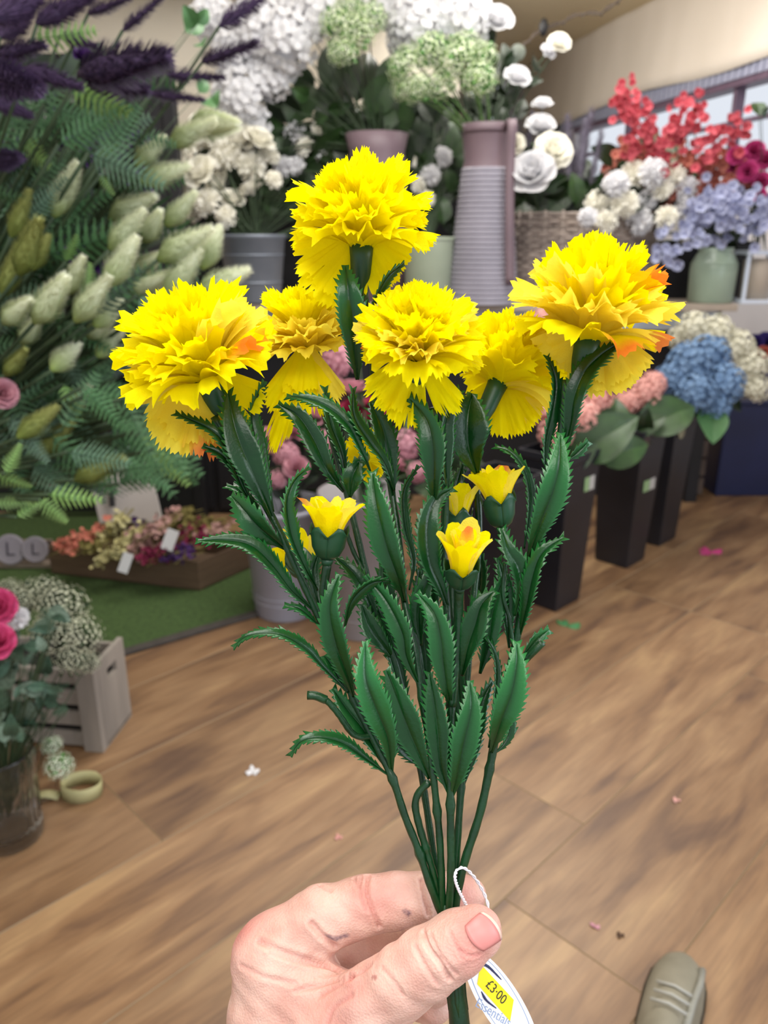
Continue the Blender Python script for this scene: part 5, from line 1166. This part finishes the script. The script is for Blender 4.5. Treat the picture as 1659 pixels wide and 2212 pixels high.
bunch([(755,885,2.85,60),(785,900,2.85,60),(810,880,2.85,60)], me_rose(CRIMSON, 9), rb_, 'bloom', 'crimson_rose', 'artificial flower', 'crimson roses between the stems', 'crimson rose', 'behind the carnation stems', 'left')
rd = bD + Vector((0, 0, hD - .08)); r1_ = bA + Vector((0, 0, hA - .06)); r2_ = bB + Vector((0, 0, hB - .06)); r3_ = bC + Vector((0, 0, hC - .06))
bunch([(1180,880,2.75,90),(1230,850,2.8,90),(1260,900,2.75,80),(1200,940,2.7,80),(1290,860,2.8,70),(1190,810,2.85,70),(1260,820,2.85,80),(1170,690,3.1,50)], hydPe, r1_, 'bloom', 'peach_hydrangea', 'artificial flower', 'peach hydrangeas over the nearest black bucket', 'peach pink hydrangea', 'over the nearest black bucket', 'left')
bunch([(1395,850,3.05,74),(1355,870,3.05,60),(1410,830,3.05,60)], hydPe, r2_, 'bloom', 'peach_hydrangea', 'artificial flower', 'peach hydrangeas over the middle black bucket', 'peach pink hydrangea', 'just left of the blue hydrangeas', 'left')
bunch([(1490,790,3.2,110),(1530,770,3.25,100),(1560,830,3.2,100),(1500,850,3.15,100),(1450,820,3.2,80),(1410,900,3.1,50),(1545,880,3.2,70)], hydB, r3_, 'bloom', 'blue_hydrangea', 'artificial flower', 'blue hydrangeas over the furthest black bucket', 'powder blue hydrangea', 'under the green jar', 'left')
bunch([(1500,710,3.45,80),(1545,720,3.45,84),(1590,750,3.45,84),(1620,790,3.45,84),(1630,840,3.45,70),(1470,730,3.5,60),(1605,830,3.5,60)], hydC, r3_ + Vector((.12, .12, 0)), 'bloom', 'ivory_hydrangea', 'artificial flower', 'ivory hydrangeas behind the blue ones', 'ivory hydrangea', 'behind the blue hydrangeas', 'left')
nr = nb + Vector((.12, .2, 190 * kk))
bunch([(1625,745,3.9,50),(1655,740,3.9,50),(1640,790,3.9,50),(1660,830,3.9,50)], me_rose(VIOLET, 12), nr, 'bloom', 'violet_rose', 'artificial flower', 'violet roses over the navy box', 'violet blue rose', 'over the navy box', 'top')
bunch([(1650,760,3.8,30)], me_rose(mat('petal_orange', 'c96a55', rough=.7), 13), nr, 'bloom', 'orange_rose', 'artificial flower', 'orange rose', 'small dull orange rose among the violet ones', 'over the navy box')
LFG = me_leaf(mat('leaf_mid', '3f6a3c', '4f7c48', rough=.45, scale=4), W=.38)
greens([(1250,960,1330,880,2.8),(1240,990,1380,900,2.75),(1290,990,1400,960,2.8),(1200,1010,1290,960,2.7),(1330,950,1330,860,2.9),(1270,1000,1250,880,2.85)], [LFB], r1_, 'foliage_bunch', 'foliage', '', 'broad dull green hydrangea leaves over the nearest black bucket', '', bundle=True)
greens([(1380,930,1500,880,3.0),(1400,950,1330,890,3.0),(1370,940,1440,900,3.0),(1390,940,1400,880,3.0)], [LFB, LFD], r2_, 'foliage_bunch', 'foliage', '', 'broad dark green leaves over the middle black bucket', '', bundle=True)
greens([(1530,880,1540,960,3.2),(1500,900,1560,860,3.2),(1480,910,1420,880,3.2),(1580,860,1600,890,3.3)], [LFG, LFD], r3_, 'foliage_bunch', 'foliage', '', 'broad green leaves under the blue hydrangeas', '', bundle=True)
lv = []
for i in range(36):
    x = rg.uniform(560, 1080); y = rg.uniform(880, 1075); a = rg.uniform(-.4, 3.4); L = rg.uniform(50, 100)
    lv.append((x - L*.4*math.cos(a), y + L*.4*math.sin(a), x + L*.4*math.cos(a), y - L*.4*math.sin(a), rg.uniform(2.75, 2.9)))
A1 = [q for q in lv if q[0] < 700]; A2 = [q for q in lv if 700 <= q[0] < 900]; A3 = [q for q in lv if q[0] >= 900]
for A, rt, wh in ((A1, ra, 'pale grey bucket'), (A2, rb_, 'taupe bucket'), (A3, rd, 'hidden black bucket')):
    greens(A, [LFD, LFB], rt, 'foliage_bunch', 'foliage', '', 'dark green leaves over the rim of the ' + wh, '', bundle=True, srad=.002)

#=== GREEN MAT, TRAY, TAGS ===
MATG = mat('turf_green', '33471f', '47602f', rough=.95, scale=60, bump=.8, bscale=400); EDG = mat('mat_edge', '3c3733', '4b4540', rough=.8, scale=20)
ga, gb3 = G(283, 1408, .012), G(547, 1330, .012); ed = (gb3 - ga).normalized(); en = Vector((-ed.y, ed.x, 0))
gm = thing('grass_mat', ga, 'green artificial grass mat with a dark bound edge on the floor at the left', 'mat')
e0 = ga - ed * 1.15; e1 = ga + ed * .62
def slab(mb, a, b, c, d, z0, z1): vs = [Vector((p.x, p.y, z0)) for p in (a, b, c, d)] + [Vector((p.x, p.y, z1)) for p in (a, b, c, d)]; mb.add(vs, [(3,2,1,0),(4,5,6,7),(0,1,5,4),(1,2,6,5),(2,3,7,6),(3,0,4,7)])
m = MB(); slab(m, e0 + en*.03, e1 + en*.03, e1 + en * 1.7, e0 + en * 1.7, .001, .012); m.build('turf', MATG, gm)
m = MB(); slab(m, e0, e1, e1 + en * .035, e0 + en * .035, .001, .014); m.build('bound_edge', EDG, gm, bevel=.003)
# cardboard tray
CB = mat('cardboard', '5d4a39', '6e5945', rough=.85, scale=8, stretch=(1, 1, 12))
f0, f1, f2 = G(112, 1238, .013), G(432, 1276, .013), G(545, 1225, .013)
dx = (f1 - f0); dy = (f2 - f1); dy = dy.normalized() * .36; f3 = f0 + dy
ty = thing('cardboard_tray', (f0 + f1) / 2 + dy / 2, 'shallow brown cardboard tray of dried flower bunches on the green mat', 'tray')
TH = .115; th = .006; Z = Vector((0, 0, 1))
def panel(p, q, name, h0=TH):
    n = (q - p).cross(Z).normalized() * th; m = MB(); vs = [p, q, q - n, p - n, p + Z * h0, q + Z * h0, q - n + Z * h0, p - n + Z * h0]
    m.add(vs, [(3,2,1,0),(4,5,6,7),(0,1,5,4),(1,2,6,5),(2,3,7,6),(3,0,4,7)]); m.build(name, CB, ty, bevel=.001)
f2 = f1 + dy
panel(f0, f1, 'front_wall'); panel(f1, f2, 'side_wall'); panel(f2, f3, 'back_wall'); panel(f3, f0, 'side_wall')
m = MB(); slab(m, f0, f1, f2, f3, .014, .02); m.build('tray_bottom', CB, ty)
DR = {'coral': mat('dried_coral', 'b5604c', 'd48a78', rough=.9, scale=30, objrand=.2), 'cream': mat('dried_cream', 'b5ab74', 'd6cf9c', rough=.9, scale=30, objrand=.2), 'olive': mat('dried_olive', '6d6534', '8b8048', rough=.9, scale=30),
      'mixed': mat('dried_lilac', 'a77c78', 'c9a39a', rough=.9, scale=30), 'crimson': mat('dried_crimson', '5e1030', '8c2048', rough=.9, scale=30), 'purple': mat('dried_purple', '3c2358', '54306e', rough=.9, scale=30)}
def dried(x, y, d, wpx, m_, label, n=60, ang=.4, yp=.6):
    c = P(x, y, d); k = pxm(d); t = thing('dried_bunch', c, label, 'dried flowers', 'dried flower bunches in the tray'); rg = rnd(int(x * 3 + y)); bl_ = MB(); sm = MB()
    A = Vector((math.cos(ang), .3, math.sin(ang) * .4)).normalized()
    for i in range(n):
        p = c + A * rg.uniform(-.5, .5) * wpx * k + Vector((rg.gauss(0, 8*k), rg.gauss(0, 14*k), rg.gauss(0, 8*k))); s = rg.uniform(5, 9) * k
        M = pose(p, Vector([rg.uniform(-1, 1) for _ in range(3)]) + Vector((0, -.8, .8)), 0, s)
        for q in range(4): petal_small(bl_, M @ Matrix.Rotation(q * 1.57, 4, 'Z'), 1, .6, R(20), R(90), rg, 3, 3, 0, .2)
    for i in range(7):
        o_ = Vector((rg.gauss(0, .01), rg.gauss(0, .015), rg.gauss(0, .006))); sm.tube([c - A * wpx * .5 * k + o_ * 2, c + o_, c + A * wpx * .9 * k + o_], .0015, 4)
    bl_.build('blossoms', m_, t, smooth=True)['kind'] = 'stuff'; sm.build('stalks', DR['olive'], t, smooth=True)['kind'] = 'stuff'
DT = 2.95
dried(160, 1175, DT, 75, DR['coral'], 'coral dried flower bunch at the left end of the tray', ang=.5); dried(210, 1150, DT + .05, 70, DR['coral'], 'second coral dried bunch from the left, lying higher', ang=.6)
dried(245, 1140, DT + .05, 60, DR['cream'], 'cream yellow dried bunch left of centre in the tray', n=80, ang=1.2); dried(275, 1170, DT, 60, DR['cream'], 'cream dried bunch in the middle of the tray', n=80, ang=1.2); dried(240, 1198, DT - .05, 50, DR['cream'], 'pale yellow dried bunch at the tray front')
dried(320, 1155, DT, 80, DR['mixed'], 'lilac and peach dried bunch in the tray', n=80, ang=.9); dried(350, 1130, DT + .1, 70, DR['mixed'], 'peach dried bunch behind the white ticket', ang=.9); dried(300, 1185, DT, 40, DR['mixed'], 'small peach dried bunch at the tray front')
dried(345, 1195, DT - .05, 70, DR['crimson'], 'crimson dried bunch at the tray front', n=80); dried(400, 1180, DT, 90, DR['crimson'], 'dark crimson dried bunch right of the ticket', n=90); dried(405, 1155, DT + .1, 70, DR['crimson'], 'crimson dried bunch at the back of the tray', n=80); dried(390, 1195, DT - .05, 50, DR['purple'], 'purple dried bunch at the front right of the tray'); dried(305, 1148, DT + .1, 50, DR['purple'], 'purple dried bunch behind the lilac one')
dried(460, 1150, DT + .1, 60, DR['mixed'], 'tan dried bunch at the right end of the tray'); dried(385, 1125, DT + .15, 60, DR['olive'], 'olive dried bunch at the back of the tray'); dried(435, 1135, DT + .15, 60, DR['olive'], 'olive dried bunch at the back right of the tray'); dried(200, 1175, DT, 50, DR['olive'], 'olive dried bunch between the coral and cream ones')
smalltag(367, 1166, 2.85, 26, 46, -.5, 'white ticket lying on the crimson dried bunch', mark=False, m_=mat('ticket_white', 'b9b9b8', rough=.6)); smalltag(271, 1216, 2.82, 22, 44, -.5, 'white ticket hanging over the tray front', mark=False, m_=MATS['ticket_white'])
# round letter tags on a low wooden stand
RT = mat('round_tag', '8d8792', '9d97a2', rough=.6, scale=8); RW = mat('tag_rim', '85766a', '97887a', rough=.6, scale=12)
g0 = G(45, 1228, .013); ls = thing('tag_stand', g0, 'low wooden rail on the green mat carrying the two round letter tags', 'display stand')
m = MB(); m.box(g0 + Vector((-.05, .03, .01)), (.34, .06, .02)); m.build('rail', RW, ls, bevel=.003)
m = MB(); m.box(g0 + Vector((-.05, .05, .055)), (.34, .012, .1)); m.build('back_rail', RW, ls, bevel=.003)
for (x, rpx, lab) in ((22, 30, 'round grey wooden tag with the letter L at the left edge'), (76, 26, 'round grey wooden tag with the letter L, the right one of two')):
    c = P(x, 1187, (g0 - CAM).dot(ray(829.5, 1106)) - .02); k = pxm((c - CAM).length); t = thing('letter_tag', c, lab, 'tag', None)
    M = Matrix.Translation(c) @ frame(Vector((.08, -1, .25))); m = MB(); m.lathe([(rpx*k*.94, -.004), (rpx*k, 0), (rpx*k*.96, .004), (.001, .004)], 32, M); m.build('disc', RT, t, smooth=False)
    m = MB(); m.lathe([(rpx*k*.9, .004), (rpx*k*.9, .0055), (rpx*k*.84, .0055), (rpx*k*.84, .004)], 32, M, cap0=False); m.build('ring_line', mat('tag_pale', 'aaa4ae', rough=.6), t)
    textmesh('L', rpx * k * 1.3, M @ Matrix.Translation((0, 0, .0048)) @ Matrix.Rotation(-.0, 4, 'Z'), mat('letter_ink', '3f3b48', rough=.6), 'letter', t, .0006)

#=== WOODEN CRATE ===
CW = mat('crate_wood', '76706a', '9a9187', rough=.75, scale=10, stretch=(1, 1, .2)); CWD = mat('crate_wood_inner', '74675a', '8d8070', rough=.8, scale=10)
c1, c2_ = G(234, 1614), G(285, 1546); ex = (c2_ - c1); wE = ex.length; ex.normalize(); ey = Vector((-ex.y, ex.x, 0))
if ey.x > 0: ey = -ey
hC_ = .245; Lc = .42
cr_ = thing('wooden_crate', c1, 'weathered grey slatted wooden crate with a hand hole on the floor at the left', 'crate')
def cbox(p0, a, b, c, name, parent=cr_, m_=CW, bevel=.002):
    m = MB(); vs = [p0, p0 + a, p0 + a + b, p0 + b, p0 + c, p0 + a + c, p0 + a + b + c, p0 + b + c]; m.add(vs, [(3,2,1,0),(4,5,6,7),(0,1,5,4),(1,2,6,5),(2,3,7,6),(3,0,4,7)]); return m.build(name, m_, parent, bevel=bevel)
t_ = .014
def endpanel(o, lab=None):   # solid end with a hand hole: four boards around the hole
    W_ = wE; hz0, hz1 = hC_ * .72, hC_ * .84; hx0, hx1 = W_ * .3, W_ * .66; tv = -ey * 0 + ey * t_
    m = MB()
    def bb(x0, x1, z0, z1): p = o + ex * x0 + Z * z0; a, b, c = ex * (x1 - x0), tv, Z * (z1 - z0); vs = [p, p + a, p + a + b, p + b, p + c, p + a + c, p + a + b + c, p + b + c]; m.add(vs, [(3,2,1,0),(4,5,6,7),(0,1,5,4),(1,2,6,5),(2,3,7,6),(3,0,4,7)])
    bb(0, W_, 0, hz0); bb(0, hx0, hz0, hz1); bb(hx1, W_, hz0, hz1); bb(0, W_, hz1, hC_); return m.build('end_panel', CW, cr_)
endpanel(c1); endpanel(c1 + ey * (Lc - t_))
for o in (c1 - ex * t_, c1 + ex * (wE - t_)):
    for k in range(4): cbox(o + Z * (.008 + k * .061) + ey * .03, ey * (Lc - .06), ex * t_, Z * .04, 'slat')
cbox(c1 - ex * (t_ + .012), ey * .052, ex * (t_ + .0115), Z * hC_, 'corner_post'); cbox(c1 - ex * (t_ + .012) + ey * (Lc - .05), ey * .052, ex * (t_ + .0115), Z * hC_, 'corner_post')
cbox(c1 + ey * .02 + ex * .004 + Z * .015, ey * (Lc - .04), ex * (wE - .008), Z * (hC_ - .06), 'gap_shade_box', m_=mat('gap_shade_dark', '1c1815', rough=.9))  # dark box added inside, stands in for the shade between the slats
cbox(c1 + Z * .004, ey * Lc, ex * wE, Z * .01, 'crate_bottom', m_=CWD)

#=== GLASS VASE WITH BOUQUET ===
vb = G(28, 1850) + Vector((-.03, .06, 0)); vh = .225
vs_ = thing('glass_vase', vb, 'fluted clear glass vase on the floor at the left edge', 'vase')
prof = [(.05, .0), (.066, .004), (.069, .02), (.068, .05), (.072, .14), (.076, .2), (.073, vh - .008), (.075, vh), (.071, vh), (.069, vh - .01), (.072, .2), (.068, .14), (.063, .05), (.06, .03), (.001, .026)]
m = MB(); m.lathe(prof, 96, Matrix.Translation(vb), ripple=(.016, 24), cap0=True); m.build('glass_body', glass_mat('clear_glass', 'dfe6ea', .04), vs_, smooth=True)
vr2 = vb + Vector((0, 0, .05)); um2 = [me_umbel([GYP, STD], 11, n=260, ball=.04, zmin=-.4), me_umbel([GYP, STD], 12, n=260, ball=.04, zmin=-.4)]
Dv = 1.75
bunch([(130,1310,Dv+.1,130),(165,1370,Dv,120),(90,1285,Dv+.15,110),(185,1430,Dv+.05,70),(110,1370,Dv-.05,110),(40,1300,Dv+.1,90),(150,1420,Dv-.02,90),(20,1275,Dv+.2,70)], um2, vr2, 'bloom', 'gypsophila_sprig', 'dried flowers', 'cream gypsophila in the glass vase', 'cream gypsophila head', 'in the glass vase bouquet', 'left', srad=.0012, up=1, tilt=.3)
bunch([(-6,1310,1.55,80),(-12,1385,1.5,84)], me_rose(HOTPINK, 14), vr2, 'bloom', 'hot_pink_rose', 'artificial flower', 'hot pink roses cut by the left edge', 'hot pink rose cut by the left edge', 'in the glass vase bouquet', 'top', srad=.002)
bunch([(38,1335,1.6,56)], mumW[0], vr2, 'bloom', 'white_aster', 'artificial flower', 'white aster', 'white aster beside the hot pink rose', 'in the glass vase bouquet', srad=.0015)
EUC = mat('eucalyptus', '4a5e4c', '7a9080', rough=.6, scale=8, objrand=.3)
el = me_leaf(EUC, W=.3); rg = rnd(31); lv = []
for i in range(75):
    x = rg.uniform(-25, 130); y = rg.uniform(1370, 1600) - max(0, x - 60) * .9; a = rg.uniform(-.6, 3.4); L = rg.uniform(36, 72)
    lv.append((x - L*.4*math.cos(a), y + L*.4*math.sin(a), x + L*.4*math.cos(a), y - L*.4*math.sin(a), rg.uniform(1.55, 1.78)))
for j, (wh, sel) in enumerate((('upper', sorted(lv, key=lambda q: q[1])[:38]), ('lower', sorted(lv, key=lambda q: q[1])[38:]))):
    greens(sel, [el, me_leaf(FERN3, W=.2), me_fern(FERN3, 9, w=.3)], vr2, 'eucalyptus_bunch', 'foliage', '', f'blue green eucalyptus, {wh} part of the glass vase bouquet', '', bundle=True, srad=.001)
gp = me_umbel([mat('gyp_white', 'c0cab0', 'd8dcc8', rough=.8, scale=10), UMST], 15, n=200, ball=.06, zmin=-.5)
q = P(128, 1655, 1.72); t = thing('gypsophila_sprig', G(122, 1700), 'small white green gypsophila sprig standing between vase and crate', 'dried flowers')
inst('bloom', gp, t, pose(q, Vector((.3, -.3, 1)), 0, .034)); m = MB(); m.tube([G(122, 1700) + Vector((0, 0, .002)), q], .0012, 5); m.build('stem', STD, t)
q = P(112, 1610, 1.76); t = thing('gypsophila_sprig', G(118, 1690) + Vector((0,.02,0)), 'upper white green gypsophila sprig behind the vase rim', 'dried flowers')
inst('bloom', gp, t, pose(q, Vector((.0, -.3, 1)), 0, .026)); m = MB(); m.tube([G(118, 1690) + Vector((0, .02, .002)), q], .0012, 5); m.build('stem', STD, t)
# cream ribbon reel
rbm = mat('ribbon_cream', 'b3ad7c', 'c6c090', rough=.6, scale=10, trans=.2); rc = G(172, 1728); rb2 = thing('ribbon_reel', rc, 'loose roll of cream ribbon on the floor beside the crate', 'ribbon')
rad = .038; rows = []
for i in range(60):
    a = i / 59 * 2 * math.pi * 1.6 + 1.0; r_ = rad * (1 - .10 * i / 59) ; p = rc + Vector((r_ * 1.3 * math.cos(a), r_ * math.sin(a) + .02, .002)); rows.append([p, p + Vector((0, .004, .034))])
m = MB(); m.grid(rows); m.build('ribbon_coil', rbm, rb2, smooth=True, solid=.0008)
rows = [];
for i in range(16):
    v = i / 15; p = rc + Vector((-.05 - v * .07, -.005 - v * .015, .003 + .012 * math.sin(v * 3.1))); rows.append([p, p + Vector((.002, .024, .004))])
m = MB(); m.grid(rows); m.build('ribbon_tail', rbm, rb2, smooth=True, solid=.0008)

#=== BITS ON THE FLOOR, SHOE, LIGHT STRING ===
def scrap(x, y, s, m_, label, name='fallen_petal', cat='petal', n=1, rz=0):
    g = G(x, y, .004); k = s * pxm((g - CAM).dot(ray(829.5, 1106))); mb = MB(); rg = rnd(int(x))
    for j in range(n): petal_small(mb, Matrix.Translation(g) @ Matrix.Rotation(rz + j * 1.9, 4, 'Z'), k, k * .45, R(75), R(95), rg, 5, 5, -.5, .2)
    return tag(mb.build(name, m_, smooth=True, solid=.001), label, cat)
scrap(1532, 1192, 26, MAGENTA, 'pink petal lying on the floor right of the black buckets', n=3)
scrap(1225, 1352, 30, mat('scrap_green', '3f7a48', rough=.6), 'green leaf scrap on the floor in front of the nearest black bucket', 'leaf_scrap', 'leaf', n=2)
scrap(545, 1665, 16, WHITE, 'small white fluff on the floor left of the stems', 'floor_fluff', 'debris', n=4)
scrap(1284, 2002, 12, PINK, 'tiny pink petal on the floor right of the hand', n=2)
scrap(1461, 1728, 9, PEACH, 'tiny pale speck on the right floorboard', 'floor_speck', 'debris', n=3)
scrap(731, 1808, 9, PEACH, 'tiny pale speck on the floor left of the lower stems', 'floor_speck', 'debris', n=3)
scrap(343, 1335, 10, PEACH, 'tiny pale speck on the green mat near its edge', 'floor_speck', 'debris', n=3)
scrap(415, 1340, 8, PEACH, 'second tiny speck on the green mat, nearer the grey bucket', 'floor_speck', 'debris', n=3)
scrap(1340, 2020, 9, mat('crumb_brown', '4a3322', rough=.8), 'dark brown crumb on the floor right of the hand', 'floor_crumb', 'debris', n=3)
# shoe toe at the lower right
SUE = mat('shoe_grey', '76705f', '8d8775', rough=.8, scale=14, bump=.3, bscale=60); SOL = mat('shoe_sole', '8f8a7c', '9d988a', rough=.7, scale=20)
s0 = G(1475, 2085); sd = (G(1400, 2380) - s0).normalized(); sn = Vector((-sd.y, sd.x, 0))
sh = thing('shoe', s0, 'grey suede shoe toe at the bottom right corner', 'shoe')
def shoe_ring(v, hw, h, z0, side=0): 
    c = s0 + sd * v + sn * side; return [c + sn * (hw * math.cos(a)) + Z * (z0 + max(0, h * math.sin(a)) ) for a in [math.pi * j / 14 for j in range(15)]]
rows = [shoe_ring(v, hw, h, .012, .0) for v, hw, h in ((.0, .004, .010), (.006, .022, .022), (.02, .034, .032), (.05, .044, .042), (.09, .047, .050), (.14, .046, .062), (.18, .044, .078), (.24, .042, .095), (.3, .036, .10))]
m = MB(); m.grid(rows); m.build('upper', SUE, sh, smooth=True, solid=.002)
rows = []
for z, g_2 in ((0, .97), (.006, 1.03), (.014, 1.02)): rows.append([s0 + sd * v + sn * (sx * hw * g_2) + Z * z for v, hw, sx in [(.0, .008, -1), (.006, .026, -1), (.02, .037, -1), (.05, .047, -1), (.09, .05, -1), (.14, .049, -1), (.3, .04, -1), (.3, .04, 1), (.14, .049, 1), (.09, .05, 1), (.05, .047, 1), (.02, .037, 1), (.006, .026, 1), (.0, .008, 1), (.0, .008, -1)]])
m = MB(); m.grid(rows); m.build('sole', SOL, sh, smooth=True)
m = MB(); m.tube([p for p in [s0 + sd * v + sn * w_ + Z * z for v, w_, z in ((.03, .034, .038), (.07, .036, .048), (.12, .032, .058), (.2, .03, .08))]], .006, 8); m.build('side_seam', mat('shoe_light', '8b8a80', rough=.6), sh, smooth=True)
for k in range(3):
    m = MB(); c = s0 + sd * (.12 + k * .03) + Z * (.068 + k * .012); m.tube([c - sn * .028, c + Z * .006, c + sn * .028], .0025, 6); m.build('lace', mat('lace_white', 'a8a79f', rough=.7), sh, smooth=True)
# wire light string under the ceiling
WI = mat('wire_dark', '4a3f38', rough=.6); pts = [P(1130, 98, 4.2), P(1165, 70, 4.2), P(1215, 48, 4.2), P(1255, 30, 4.15), P(1300, 28, 4.1), P(1350, -10, 4.0), P(1420, -60, 3.9)]
t = thing('light_string', pts[0], 'dark wire light string hanging above the tall arrangement', 'string lights')
m = MB(); m.tube(resample(spline(pts, 6), 60)[0], .005, 6); m.build('wire', WI, t, smooth=True)
m = MB(); cl = resample(spline(pts, 6), 60)[0]; m.tube([c + Vector((math.sin(i * .8), 0, math.cos(i * .8))) * .012 for i, c in enumerate(cl)], .004, 5); m.build('twisted_wire', WI, t, smooth=True)
m = MB(); c = P(1174, 60, 4.2); m.lathe([(.008, -.04), (.022, -.02), (.026, .01), (.016, .035), (.006, .045)], 14, Matrix.Translation(c), cap1=True); m.build('lamp_holder', BLACK, t, smooth=True)
greens([(420,60,395,10,2.3),(400,70,440,55,2.3),(425,50,450,20,2.3),(430,200,445,170,2.4),(455,210,470,235,2.4),(440,100,432,95,2.3)], [LFG], PT, 'trailing_vine', 'foliage', '', 'small mid green leaves before the cream wall between purple plumes', '', bundle=True, srad=.0012)
